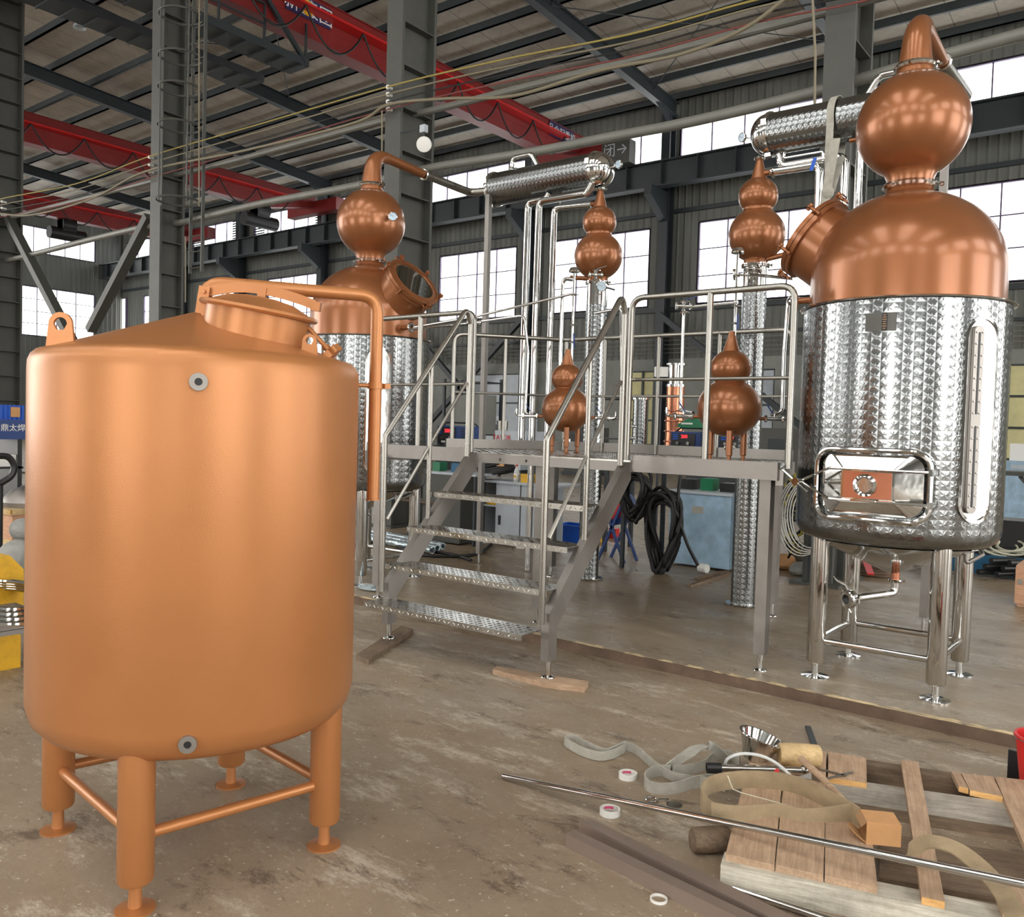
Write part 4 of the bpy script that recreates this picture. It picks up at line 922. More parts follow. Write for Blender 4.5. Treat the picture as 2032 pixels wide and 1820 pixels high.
# ================================================================ QUILTED COLUMNS WITH ONION HEADS
def column_still(cx, cy, label, side):
    t = thing('column_still', (cx, cy, 0), label, 'column still'); c = (cx, cy, 0); r = 0.106
    MB().lathe([(0, 0), (r + 0.045, 0), (r + 0.05, 0.008), (r + 0.045, 0.016), (r, 0.018)], c, n=48).build('base_flange', M['polish'], t)
    MB().lathe([(r, 0.016), (r, 2.82)], c, n=64).build('column_shell', M['quilt_col'], t)
    MB().lathe([(r, 2.82), (r, 3.03), (r + 0.018, 3.035), (r + 0.018, 3.06), (r, 3.065)], c, n=64).build('polished_collar', M['polish'], t)
    R1, z1, R2, z2 = 0.246, 3.32, 0.172, 3.675
    prof = [(r - 0.004, 3.062), (r, 3.10)]
    for i in range(31):
        a = -radians(64) + radians(64 + 57) * i / 30; prof.append((R1 * cos(a), z1 + R1 * sin(a) * 0.98))
    prof.append((0.128, 3.535))
    for i in range(25):
        a = -radians(42) + radians(42 + 66) * i / 24; prof.append((R2 * cos(a), z2 + R2 * sin(a) * 0.95 - 0.01))
    prof += [(0.068, 3.822), (0.03, 3.975), (0.028, 3.99)]
    prof = sorted(prof, key=lambda q: q[1])
    MB().lathe(prof, c, n=72).build('onion_head', M['copper'], t, ang=50)
    s = MB(); tri_clamp(s, (cx, cy, 3.995), (0, 0, 1), 0.032, 0.012); tri_clamp(s, (cx, cy, 3.045), (0, 0, 1), r, 0.014); s.build('clamps', M['polish'], t)
    s = MB().cyl((cx, cy, 3.86), (cx - side * 0.10, cy, 3.86), 0.026).build('vapour_stub', M['copper'], t)
    MB().cyl((cx - side * 0.1, cy, 3.10), (cx - side * 0.33, cy, 3.13), 0.024).build('reflux_stub', M['copper'], t)
    return t
CLp, CRp = (-4.75, 7.5), (-3.03, 7.4)
column_still(*CLp, 'slim quilted-steel column with copper onion head under the left condenser', 1)
column_still(*CRp, 'slim quilted-steel column with copper onion head under the right condenser', -1)

# ================================================================ CONDENSERS
def condenser(x0, x1, y, z, label, head, straps=False):
    """head = +1 dome and dial at x1 end, -1 at x0 end"""
    t = thing('condenser', ((x0 + x1) / 2, y, z), label, 'condenser'); R = 0.178
    hx = x1 if head > 0 else x0; tx = x0 if head > 0 else x1; s = head
    a, b = tx + s * 0.10, hx - s * 0.19
    MB().lathe([(R, 0), (R, abs(b - a))], (a, y, z), (s, 0, 0), 64).build('shell', M['quilt_cond'], t)
    prof = [(R, 0)] + [(R * cos(q), 0.03 + 0.15 * sin(q)) for q in [pi / 2 * i / 12 for i in range(12)]] + [(0, 0.18)]
    MB().lathe([(R, 0), (R + 0.004, 0.02)] + prof[1:], (b, y, z), (s, 0, 0), 64).build('head_dome', M['polish'], t)
    prof = [(R, 0)] + [(R * cos(q), 0.02 + 0.075 * sin(q)) for q in [pi / 2 * i / 12 for i in range(12)]] + [(0, 0.095)]
    MB().lathe(prof, (a, y, z), (-s, 0, 0), 64).build('end_dome', M['polish'], t)
    for q in (a, b):
        k = MB(); k.lathe([(R - 0.01, -0.02), (R + 0.012, -0.018), (R + 0.016, 0), (R + 0.012, 0.018), (R - 0.01, 0.02)], (q, y, z), (1, 0, 0), 64); k.box((q, y - 0.05, z - R - 0.02), (0.05, 0.06, 0.03)); k.box((q, y - R - 0.01, z + 0.05), (0.045, 0.03, 0.05)); k.build('clamp_ring', M['polish'], t)
    gauge(t, (hx + s * 0.075, y - 0.02, z + 0.015), (0.1 * s - 0.25, -1, -0.12), 0.042, V((hx - s * 0.03, y, z)))
    # cooling water loop on top
    lx = a + s * 0.22
    MB().tube(fillet([(lx, y, z + R - 0.02), (lx, y, z + R + 0.13), (lx + s * 0.27, y, z + R + 0.13), (lx + s * 0.36, y, z + R - 0.01)], 0.07), 0.026, 14).build('water_loop', M['polish'], t)
    k = MB(); tri_clamp(k, (lx, y, z + R + 0.02), (0, 0, 1), 0.028, 0.01); k.build('loop_clamp', M['polish'], t)
    MB().tube(fillet([(b - s * 0.12, y, z - R + 0.0), (b - s * 0.12, y, z - R - 0.05), (b - s * 0.46, y, z - R - 0.05), (b - s * 0.46, y, z - R - 0.13)], 0.02), 0.012, 10).build('thin_drain', M['polish'], t)
    return t
condenser(-6.23, -4.61, 7.5, 4.195, 'quilted horizontal steel condenser left of centre, below the red crane sign', 1)
condenser(-3.12, -1.45, 7.4, 4.19, 'quilted horizontal steel condenser half hidden by the right-hand copper sphere', -1)
# lyne pipes from the swan necks into the condensers
one(MB().tube(fillet([(SR[0], SR[1] + 0.75, 4.20), (SR[0] + 0.03, 7.40, 4.19), (-1.53, 7.4, 4.19)], 0.06), 0.043, 20), 'vapour_pipe', M['steel'], 'short steel pipe from the right swan neck round to the condenser', 'pipe')
one(MB().tube(fillet([(SL[0], SL[1] + 0.75, 4.20), (SL[0] - 0.04, 7.47, 4.2), (-6.2, 7.5, 4.195)], 0.1), 0.043, 20), 'vapour_pipe', M['steel'], 'long steel pipe from the left swan neck to the condenser end', 'pipe')
# condenser posts
for (px, py, x, y, zt, lb) in ((950, 1120, -6.05, 7.45, 4.10, 'tall square steel post under the left end of the left condenser'), (1831, 1255, -1.53, 7.42, 4.02, 'tall square steel post behind the right-hand still')):
    g0 = G(px, py, 0); t = thing('condenser_post', (g0.x, g0.y, 0), lb, 'post')
    MB().box((g0.x, g0.y, (0.12 + zt) / 2), (0.055, 0.055, zt - 0.12)).build('post', M['channel'], t, smooth=False)
    MB().lathe([(0, 0), (.035, 0), (.035, .006), (.012, .014), (.012, .125)], (g0.x, g0.y, 0), n=20).build('foot', M['polish'], t)
# ================================================================ PLATFORM
DZ = 1.335
pf = thing('platform', (-3.9, 6.2, 0), 'stainless steel working platform between the two stills', 'platform')
YF, YB = 5.36, 7.12
XLp, XRp = -5.56, -1.98
SX0, SX1 = -4.50, -3.04                    # stair opening
poly = [(XLp, YF), (SX0, YF), (SX0 + 0.0, YF - 0.02), (SX1, YF - 0.02), (SX1, YF), (XRp, YF), (XRp - 0.55, YB), (-4.85, YB), (XLp, 6.15)]
def in_deck(x, y):
    return XLp < x < XRp - 0.55 * (y - YF) / (YB - YF) - 0.02 and YF < y < YB - 0.02 and not (x < -4.85 and y > 6.15 + (x - XLp) * (YB - 6.15) / (XLp * -1 - 4.85) - 0.02)
dk = MB().prism(poly, (0, 0, DZ - 0.012), (1, 0, 0), (0, 1, 0), (0, 0, 1), 0.012)
tear_bars(dk, in_deck, XLp, XRp, YF, YB, DZ, pitch=0.05, L=0.036, W=0.011); dk.build('deck_plate', M['tread'], pf, smooth=False)
def chan(a, b, h, zt, t=0.045):
    return MB().bar((a[0], a[1], zt - h / 2), (b[0], b[1], zt - h / 2), t, h)
for a, b, h, zt in (((XLp, YF - 0.02), (SX0 - 0.06, YF - 0.02), 0.115, 1.365), ((SX1 + 0.01, YF - 0.02), (XRp, YF - 0.02), 0.115, 1.372), ((SX0, YF + 0.0), (SX1, YF + 0.0), 0.068, 1.322),
                    ((XRp, YF), (XRp - 0.55, YB), 0.1, 1.325), ((-4.85, YB), (XRp - 0.55, YB), 0.15, 1.42), ((XLp, 6.15), (-4.85, YB), 0.15, 1.42), ((XLp, YF), (XLp, 6.15), 0.1, 1.325)):
    chan(a, b, h, zt).build('edge_beam', M['channel'], pf, smooth=False)
MB().lathe([(0, 0), (0.014, 0), (0.014, 0.012), (0, 0.013)], (-4.25, YF - 0.025, 1.288), (0, -1, 0), 6).build('bolt_head', M['channel'], pf)
for x in (-3.98, -3.42): MB().lathe([(0, 0), (0.011, 0)], (x, YF - 0.0245, 1.288), (0, -1, 0), 16).build('bolt_hole', M['blackp'], pf)
def sqpost(px, py, zt, w=0.075, zf=0.0):
    g0 = G(px, py, zf); o = MB().box((g0.x, g0.y, (zf + 0.11 + zt) / 2), (w, w, zt - zf - 0.11)).build('post', M['channel'], pf, smooth=False)
    MB().lathe([(0, zf), (.045, zf), (.043, zf + .006), (.016, zf + .014), (.016, zf + .12)], (g0.x, g0.y, 0), n=24).build('foot', M['polish'], o)
for px, py in ((1508, 1330), (1531, 1222), (1067, 1234), (1092, 1144), (749.5, 1185)): sqpost(px, py, 1.27)
# guard rails
RR = 0.0215
def guard(name_pts, mids, posts, midz=1.93, parent=pf, rf=0.1):
    g = MB().tube(fillet(name_pts, rf), RR, 14).build('guard_rail', M['steel'], parent)
    for a, b in mids: MB().tube([a, b], 0.0125, 10).build('mid_rail', M['steel'], g)
    for p in posts: MB().tube([(p[0], p[1], DZ), (p[0], p[1], p[2])], RR if len(p) < 4 else p[3], 14).build('rail_post', M['steel'], g)
    return g
zT = 2.49; x0 = PY(1249, 760, YF).x; x1 = PY(1571, 760, YF).x; xm = PY(1404, 760, YF).x; zm = PY(1404, 752, YF).z
guard([(x0, YF, DZ), (x0, YF, zT), (x1, YF, zT), (x1, YF, DZ)], [((x0, YF, zm), (xm, YF, zm)), ((xm, YF, zm), (x1, YF, zm))], [(xm, YF, zT)])
a0 = PY(738, 760, YF).x; a1 = PY(938, 760, YF).x; am = PY(832, 760, YF).x; zl = PY(938, 619, YF).z; zml = PY(850, 763, YF).z
guard([(a0, YF, DZ), (a0, YF, zl), (a1, YF, zl), (a1, YF, DZ)], [((a0, YF, zml), (a1, YF, zml))], [(am, YF, zl)])
# back guard rail: straight run, then a slanting corner to the left
xb1 = XRp - 0.58; pL = (XLp + 0.03, 6.2); pM = (-4.83, YB - 0.03)
zb = 2.43; zbm = 1.87
g = guard([(xb1, YB - 0.03, DZ), (xb1, YB - 0.03, zb), (pM[0], pM[1], zb), (pL[0], pL[1], zb), (pL[0], pL[1], DZ)],
      [((xb1, YB - .03, zbm), (pM[0], pM[1], zbm)), ((pM[0], pM[1], zbm), (pL[0], pL[1], zbm))],
      [(pM[0], pM[1], zb, 0.018)] + [(PY(px, 760, YB - 0.03).x, YB - 0.03, zb, 0.017) for px in (1198, 1305, 1425)] + [(-5.23, 6.62, zb, 0.018)])

# ================================================================ STAIRS
st = thing('staircase', (-3.75, 4.45, FZ), 'steel staircase with four tear-plate treads leading up to the platform', 'staircase')
YS = 4.44; ZL = 0.34
for X, px, py in ((SX0 - 0.03, 767, 1265), (SX1 - 0.05, 1086, 1339)):
    zf = FZ + 0.035
    pr = [(YS - 0.045, zf + 0.11), (YS + 0.045, zf + 0.11), (YS + 0.045, ZL - 0.06), (YF - 0.0, 1.20), (YF - 0.0, 1.322), (YF - 0.07, 1.322), (YS - 0.045, ZL + 0.04)]
    s = MB().prism(pr, (X - 0.03, 0, 0), (0, 1, 0), (0, 0, 1), (1, 0, 0), 0.06).build('stringer', M['channel'], st, smooth=False)
    MB().lathe([(0, zf), (.045, zf), (.043, zf + .006), (.018, zf + .014), (.018, zf + .12)], (X, YS, 0), n=24).build('foot', M['polish'], s)
ynose = [4.22, 4.415, 4.635, 4.865]
for i in range(4):
    z = 0.262 + 0.256 * i; x0_, x1_ = (SX0 - 0.06, SX1 - 0.10) if i == 0 else (SX0 + (-0.06 if i else 0), SX1 - 0.06)
    m_ = MB().bb(x0_, x1_, ynose[i], ynose[i] + 0.225, z - 0.005, z); m_.bb(x0_, x1_, ynose[i] - 0.004, ynose[i], z - 0.038, z)
    tear_bars(m_, lambda x, y: True, x0_, x1_, ynose[i] + .004, ynose[i] + 0.222, z); tear_bars(m_, lambda x, y: True, x0_, x1_, z - .041, z + .003, ynose[i] - .004, pitch=.042, axis='y')
    m_.build('tread', M['tread'], st, smooth=False)
for X in (SX0 - 0.035, SX1 - 0.045):
    right = X > -4
    zlo = 1.42; ylo, ymid, yhi = YS - 0.02, 4.86, 5.30
    zlo = PX(*((1085, 872) if right else (764, 866)), X).z; ylo = PX(*((1085, 872) if right else (764, 866)), X).y
    top = PX(*((1233, 592) if right else (922, 616)), X)
    yhi = PX(*((1235, 800) if right else (930, 800)), X).y
    h = MB().tube(fillet([(X, ylo, ZL - 0.02), (X, ylo, zlo), (X, yhi - 0.05, top.z + 0.02), (X, yhi, top.z - 0.1), (X, yhi, 1.30)], 0.05), RR, 14).build('handrail', M['steel'], st)
    pm = PX(*((1160, 1066) if right else (849, 1030)), X); zt = zlo + (pm.y - ylo) / (yhi - 0.05 - ylo) * (top.z + 0.02 - zlo)
    MB().tube([(X, pm.y, pm.z - 0.02), (X, pm.y, zt)], 0.0185, 12).build('rail_post', M['steel'], h)
    q0 = PX(*((1089, 1069) if right else (768, 1031)), X); q1 = PX(*((1232, 757) if right else (925, 760)), X)
    MB().tube([q0, q1], 0.0135, 10).build('mid_rail', M['steel'], h)

# ================================================================ SMALL DOUBLE-BULB VESSELS ON THE DECK
def vessel(px, py, D, label, k):
    p = CAM + ray(px, py) * D; cx, cy = p.x, p.y; s = k
    t = thing('onion_vessel', (cx, cy, DZ), label, 'vessel')
    def Z(v): return DZ + v * s
    R1, z1, R2, z2 = 0.228 * s, 0.40, 0.146 * s, 0.685
    prof = [(R1 * cos(a), Z(z1) + R1 * sin(a) * 0.92) for a in [-pi / 2 + (pi / 2 + radians(60)) * i / 34 for i in range(35)]]
    prof[0] = (0, prof[0][1]); prof.append((0.104 * s, Z(0.595)))
    prof += [(R2 * cos(a), Z(z2) + R2 * sin(a) * 0.93) for a in [-radians(38) + radians(38 + 66) * i / 24 for i in range(25)]]
    prof += [(0.058 * s, Z(0.815)), (0.022 * s, Z(0.935)), (0.024 * s, Z(0.95)), (0, Z(0.95))]
    prof = sorted(prof, key=lambda q: q[1])
    MB().lathe(prof, (cx, cy, 0), n=72).build('bulb_body', M['copper'], t, ang=50)
    MB().torus((cx, cy, Z(0.593)), 0.106 * s, 0.006 * s, n=48).build('waist_ring', M['copper'], t)
    b0 = atan2(-cy, -cx)                     # towards the camera
    for a in (b0 + 0.08, b0 + 0.08 + 2.094, b0 + 0.08 + 4.189):
        x, y = cx + 0.135 * s * cos(a), cy + 0.135 * s * sin(a)
        l = MB().lathe([(0.036 * s, 0.245), (0.024 * s, 0.235), (0.0235 * s, 0.06), (0.015 * s, 0.055), (0.016 * s, 0.012), (0.032 * s, 0.006), (0.032 * s, 0), (0, 0)], (0, 0, 0), n=20)
        l.v = [V((q.x + x, q.y + y, DZ + q.z * s)) for q in l.v]; l.build('leg', M['copper'], t)
    d = V((cos(b0 + 0.1), sin(b0 + 0.1), 0)); q = V((cx, cy, Z(0.115)))
    m_ = MB().tube(fillet([V((cx, cy, Z(0.2))), q, q + d * 0.1], 0.03), 0.012, 12); tri_clamp(m_, q + d * 0.05, d, 0.018, 0.008); m_.lathe([(0.011, 0), (0.027, 0), (0.027, 0.012), (0.011, 0.014)], q + d * 0.1, d, 20); m_.build('sample_valve', M['polish'], t)
    MB().lathe([(0, 0.002), (0.02, 0.002)], q + d * 0.113, d, 20).build('valve_cap', M['white'], t)
    for sg in (1, -1):
        e = V((CR.x, CR.y, 0)).normalized() * sg; q = V((cx, cy, Z(0.33)))
        MB().cyl(q + e * R1 * 0.93, q + e * (R1 + 0.035), 0.013).build('side_stub', M['copper'], t)
        m_ = MB(); tri_clamp(m_, q + e * (R1 + 0.04), e, 0.016, 0.008); m_.cyl(q + e * (R1 + 0.04), q + e * (R1 + 0.16), 0.015); tri_clamp(m_, q + e * (R1 + 0.16), e, 0.016, 0.008)
        m_.tube(fillet([q + e * (R1 + 0.16), q + e * (R1 + 0.22), q + e * (R1 + 0.22) + V((0, 0, 0.06))], 0.03), 0.011, 10); v_ = m_.build('side_valve', M['polish'], t)
        MB().cyl(q + e * (R1 + 0.1), q + e * (R1 + 0.1) + V((0, 0, 0.035)), 0.007).build('valve_stem', M['polish'], v_)
        hb = MB().bar(q + e * (R1 + 0.09) + V((0, 0, 0.035)), q + e * (R1 + 0.09) - e * 0.045 * sg + V((0, 0, 0.10)), 0.018, 0.006).build('valve_handle', M['navy'], v_, smooth=False); hb['label'] = 'dark blue lever'
    return t, cx, cy
_, v1x, v1y = vessel(1443, 912, 6.12, 'copper double-bulb vessel on three legs at the right of the deck', 0.985)
_, v2x, v2y = vessel(1121, 893, 7.55, 'smaller-looking copper double-bulb vessel on three legs behind the stair handrail', 0.955)

# ================================================================ PROCESS PIPEWORK
def pipe(pts, r, label, rf=0.07, m='polish', name='steel_pipe', clamps=(), group=None):
    b = MB().tube(fillet(pts, rf), r, 16); 
    for c, d in clamps: tri_clamp(b, c, d, r, 0.011)
    return one(b, name, M[m], label, 'pipe', group)
def zz(py, px, Y): return PY(px, py, Y).z
# left trio of verticals (behind the platform) that turn up to the condenser and the onion head
Yp = 7.42
a = PY(1045, 500, Yp).x; b = PY(1072, 500, Yp).x; c = PY(1097, 500, Yp).x
pipe([(a, Yp, 1.30), (a, Yp, PY(1050, 402, Yp).z), (a + 0.24, Yp, PY(1050, 402, Yp).z), (a + 0.28, Yp, 4.02)], 0.038, 'leftmost of three tall pipes under the left condenser')
z = PY(1090, 400, Yp).z; pipe([(b, Yp - .05, 0.02), (b, Yp - .05, z), (b + 0.6, Yp - .05, z + 0.0), (b + 0.66, Yp - 0.05, 4.03)], 0.036, 'middle of three tall pipes under the left condenser')
pipe([(c, Yp, 1.28), (c, Yp, 3.86), (-4.86, 7.5, 3.86)], 0.034, 'right-hand of three tall pipes, joined to the left onion cone')
# right trio
Yq = 7.42
a = PY(1622, 450, Yq).x; pipe([(-2.92, 7.4, 3.86), (a, Yq, 3.86), (a, Yq, 1.0)], 0.034, 'steel pipe from the right onion cone turning down beside the strap', clamps=[((-2.9, 7.41, 3.86), (1, 0, 0))])
a2 = PY(1672, 450, Yq).x; zq = PY(1600, 322, Yq).z; pipe([(-2.86, Yq, 4.02), (-2.84, Yq, zq), (a2, Yq, zq), (a2, Yq, 1.4)], 0.034, 'steel pipe looping below the right condenser then dropping behind the strap')
a3 = PY(1703, 380, Yq).x; pipe([(a3, Yq, 4.02), (a3, Yq, 1.4)], 0.034, 'vertical steel pipe right of the strap, behind the big copper dome')
# standing thin assemblies in front of the columns: sight tube, relief dome, valves
def riser(px, py_top, py_bot, Y, label, zbot=None):
    p = PY(px, py_top, Y); zb_ = PY(px, py_bot, Y).z
    t = thing('sight_riser', (p.x, p.y, zb_), label, 'pipe')
    m_ = MB().tube([(p.x, p.y, zb_), (p.x, p.y, p.z)], 0.0125, 12)
    for f in (0.12, 0.34, 0.5, 0.78): tri_clamp(m_, (p.x, p.y, zb_ + (p.z - zb_) * f), (0, 0, 1), 0.017, 0.008)
    m_.build('riser_tube', M['polish'], t)
    MB().lathe([(0.013, -0.02), (0.052, -0.012), (0.055, 0), (0.04, 0.03), (0, 0.042)], p, n=28).build('relief_dome', M['polish'], t)
    MB().bar((p.x + 0.03, p.y - 0.02, zb_ + (p.z - zb_) * 0.42), (p.x + 0.035, p.y - 0.02, zb_ + (p.z - zb_) * 0.28), 0.014, 0.008).build('valve_handle', M['navy'], t, smooth=False)
    return p, zb_
p1, z1 = riser(1140, 538, 752, 6.75, 'thin riser with a small relief dome in front of the left quilted column')
p2, z2 = riser(1464, 500, 715, 6.75, 'thin riser with a small relief dome in front of the right quilted column')
pipe([(p1.x, p1.y, PY(1140, 555, 6.75).z), (PY(1117, 555, 6.75).x, 6.75, PY(1140, 550, 6.75).z), (PY(1117, 555, 6.75).x, 6.75, 1.9)], 0.02, 'short bent pipe dropping left of the left quilted column')
# long slanting pipes to the stills
pipe([PY(1140, 582, 6.75), PY(945, 628, 6.3), V((SL[0] + 0.72, SL[1] - 0.1, 2.46))], 0.0125, 'thin pipe slanting up from the left still to the left riser', rf=0.02)
q0 = V((SL[0] + 0.72, SL[1] - 0.12, 2.44)); q1 = PY(1040, 626, 6.6)
pipe([q0, PY(940, 640, 6.4), q1, PY(1048, 700, 6.6), PY(1042, 822, 6.6), PY(1060, 822, 6.6)], 0.013, 'thin pipe from the left still dropping to the small left vessel', rf=0.05)
pipe([PY(1180, 622, 6.75), PY(1232, 612, 6.7), PY(1234, 830, 6.7), PY(1215, 832, 6.7)], 0.0125, 'thin pipe from the left column dropping right of the small left vessel', rf=0.03)
pipe([PY(1464, 600, 6.75), PY(1357, 610, 6.7), PY(1350, 815, 6.6), PY(1375, 820, 6.3)], 0.0135, 'thin pipe crossing to a blue-handled valve then dropping to the right vessel', rf=0.03)
pipe([V((SR[0] - 0.60, SR[1] - 0.08, 2.46)), PY(1565, 590, 6.2), PY(1556, 700, 6.2), PY(1552, 818, 6.2), PY(1530, 824, 6.15)], 0.014, 'thin pipe from the right still dropping to the right vessel', rf=0.05)
pipe([PY(1490, 545, 6.9), PY(1575, 553, 6.6)], 0.013, 'thin horizontal pipe between the right column and the manway', rf=0.02)
for (px, py, Y, lb) in ((1357, 608, 6.66, 'three-way clamp valve with blue lever behind the right guard rail'), (1182, 545, 7.2, 'cluster of clamp valves at the top of the left quilted column'), (1495, 535, 7.1, 'cluster of clamp valves at the top of the right quilted column'), (940, 640, 6.38, 'pair of small clamp valves beyond the left stair handrail')):
    p = PY(px, py, Y); t = thing('clamp_valve', p, lb, 'valve'); e = V((CR.x, CR.y, 0))
    m_ = MB().cyl(p - e * 0.07, p + e * 0.07, 0.016).cyl(p - V((0, 0, .05)), p + V((0, 0, .05)), 0.014)
    for q in (-0.06, 0.0, 0.06): tri_clamp(m_, p + e * q, e, 0.02, 0.009)
    for q in (-0.05, 0.04): tri_clamp(m_, p + V((0, 0, q)), (0, 0, 1), 0.018, 0.008)
    m_.build('valve_body', M['polish'], t)
    MB().bar(p + V((0, 0, .05)) + e * 0.0, p + e * 0.11 + V((0, -0.01, 0.085)), 0.022, 0.006).build('valve_lever', M['navy'] if px == 1357 else M['polish'], t, smooth=False)
p = PY(1194, 568, 7.18); t = thing('dial_gauge', p, 'round blue-faced dial on the left quilted column', 'gauge'); gauge(t, p, (0.35, -1, -0.15), 0.052, p + V((0.0, 0.24, 0)))
p = PY(1457, 545, 7.15); t = thing('dial_gauge', p, 'round dial seen side-on left of the right quilted column', 'gauge'); gauge(t, p, (-0.95, -0.3, -0.1), 0.05, p + V((0.14, 0.16, 0)))
# sling strap hanging round the right condenser
Xs = PY(1648, 245, 7.22).x
lp = [(Xs, 7.4 + 0.20 * cos(a), 4.19 + 0.20 * sin(a)) for a in [radians(200 - 240 * i / 20) for i in range(21)]]
b_ = MB().strap([(Xs + 0.02, 7.19, 3.55), (Xs, 7.2, 3.85)] + lp + [(Xs + 0.05, 7.35, 3.85), (Xs + 0.03, 7.22, 3.56)], 0.06, 0.006, (1, 0, 0.05))
b_.strap([(Xs + 0.06, 7.18, 3.98), (Xs + 0.03, 7.18, 3.75), (Xs, 7.18, 3.52), (Xs - 0.04, 7.18, 3.1), (Xs - 0.03, 7.18, 2.6)], 0.075, 0.006, (1, 0.1, 0)); b_.sph((Xs + 0.01, 7.19, 3.55), 0.055, 12, (1, .6, 1))
t = thing('lifting_sling', (Xs, 7.2, 2.6), 'grey webbing sling looped over the right-hand condenser and knotted below it', 'strap'); b_.build('webbing', M['strap'], t, smooth=False)
MB().strap([(Xs - 0.09, 7.15, 3.84), (Xs - 0.12, 7.15, 3.74)], 0.03, 0.006, (1, 0, 0)).build('blue_label', M['blue'], t, smooth=False)
# planks under the stair feet
def plank(corners, z0, z1, label, m='w_dark', name='timber_board', cat='plank', group=None, jag=0.0):
    """corners: ground outline as image points measured at height z1"""
    P = [G(a, b, z1) for a, b in corners]
    b_ = MB(); n = len(P); b_.add([V((p.x, p.y, z0)) for p in P] + [V((p.x, p.y, z1)) for p in P], [tuple(range(n - 1, -1, -1)), tuple(range(n, 2 * n))] + [(i, (i + 1) % n, n + (i + 1) % n, n + i) for i in range(n)])
    o = b_.build(name, M[m], None, smooth=False)
    # turn the mesh so its local x runs along the board (wood grain)
    e = [(P[(i + 1) % n] - P[i]) for i in range(n)]; l = max(e, key=lambda q: q.length); ang = atan2(l.y, l.x)
    R_ = Matrix.Rotation(-ang, 4, 'Z'); o.data.transform(R_); o.rotation_euler = (0, 0, ang)
    return tag(o, label, cat, group)
plank([(706, 1300), (732, 1309), (820, 1248), (796, 1241)], FZ, FZ + 0.034, 'weathered board under the left foot of the staircase')
plank([(978, 1328), (986, 1322), (1168, 1352), (1160, 1364), (1080, 1354)], FZ, FZ + 0.034, 'pale and dark broken board under the right foot of the staircase', 'w_tan')
# ================================================================ FOREGROUND: pallet, timbers, slings, tools
TZ, PZ = 0.02, 0.045
plank([(1430, 1716), (1438, 1690), (2090, 1818), (2090, 1850)], FZ, TZ, 'long whitewashed timber along the near side of the pallet', 'w_pale')
plank([(1600, 1548), (1604, 1536), (2080, 1604), (2080, 1620)], FZ, TZ, 'weathered pale grey timber through the middle of the pallet', 'w_grey')
plank([(1495, 1484), (1498, 1474), (2080, 1562), (2080, 1574)], FZ, TZ, 'dark timber along the far side of the pallet', 'w_dark')
plank([(1745, 1742), (2060, 1796), (2060, 1700), (1745, 1652)], FZ, FZ + 0.02, 'dark wide bottom board of the pallet nearest the rod', 'w_dark')
plank([(1690, 1606), (2060, 1668), (2060, 1634), (1700, 1576)], FZ, FZ + 0.02, 'dark wide bottom board of the pallet beyond the single upright plank', 'w_dark')
plank([(1440, 1694), (1537, 1716), (1558, 1480), (1497, 1470)], TZ, PZ, 'tan top plank at the left end of the pallet', 'w_tan')
plank([(1539, 1716), (1634, 1737), (1640, 1491), (1562, 1481)], TZ, PZ, 'tan top plank with a dark square stain, second from the left of the pallet', 'w_tan')
plank([(1637, 1737), (1741, 1760), (1728, 1640), (1638, 1622)], TZ, PZ, 'short tan top plank under the cardboard box', 'w_tan')
plank([(1643, 1543), (1720, 1554), (1719, 1504), (1644, 1491)], TZ, PZ, 'short plank with a fresh sawn end beside the mallet', 'w_tan')
plank([(1829, 1780), (1875, 1790), (1822, 1511), (1788, 1508)], TZ, PZ, 'single long narrow plank lying across the pallet timbers', 'w_tan')
plank([(1903, 1560), (1922, 1565), (1905, 1533), (1888, 1530)], TZ, PZ, 'small narrow plank offcut at the right of the pallet', 'w_tan')
plank([(1925, 1568), (1990, 1581), (1970, 1541), (1908, 1534)], TZ, PZ, 'short broad plank with split fresh end at the right of the pallet', 'w_tan')
plank([(1992, 1583), (2045, 1705), (2110, 1716), (2035, 1548), (1974, 1541)], TZ, PZ, 'long plank running off the right edge of the pallet', 'w_tan')
plank([(1968, 1752), (1990, 1808), (2060, 1822), (2050, 1768)], TZ, PZ, 'short plank with a green smear at the lower right corner', 'w_tan')
def endcap(a, b, lb):
    A, B = G(*a, PZ), G(*b, PZ); d = (B - A).normalized(); nrm = V((d.y, -d.x, 0)); 
    if nrm.dot(CAM - A) < 0: nrm = -nrm
    return MB().add([A + nrm * .0008, B + nrm * .0008, B + nrm * .0008 - V((0, 0, .024)), A + nrm * .0008 - V((0, 0, .024)), A, B, B - V((0, 0, .024)), A - V((0, 0, .024))], [(0, 1, 2, 3), (7, 6, 5, 4), (0, 4, 5, 1), (3, 2, 6, 7), (0, 3, 7, 4), (1, 5, 6, 2)])
for nm, a, b in (('single long narrow plank', (1829, 1780), (1875, 1790)), ('short plank with a fresh', (1643, 1543), (1720, 1554)), ('short broad plank with split', (1925, 1568), (1990, 1581)), ('small narrow plank', (1903, 1560), (1922, 1565))):
    par = [o for o in bpy.data.objects if str(o.get('label', '')).startswith(nm)][0]
    e = endcap(a, b, nm).build('sawn_end', M['w_new'], None, org=(0, 0, 0), smooth=False); e.parent = par; e.matrix_parent_inverse = (Matrix.Translation(par.location) @ Matrix.Rotation(par.rotation_euler.z, 4, 'Z')).inverted(); e['label'] = 'fresh yellow sawn end'
def squaretube(c, lb):
    o = plank(c, FZ, FZ + 0.052, lb, 'tube', 'square_tube', 'steel tube'); return o
squaretube([(1123, 1655), (1139, 1646), (1673, 1900), (1629, 1900)], 'nearer of two square steel tubes lying on the floor')
squaretube([(1149, 1629), (1169, 1623), (1743, 1900), (1687, 1900)], 'farther of two square steel tubes lying on the floor, ending by the tape roll')
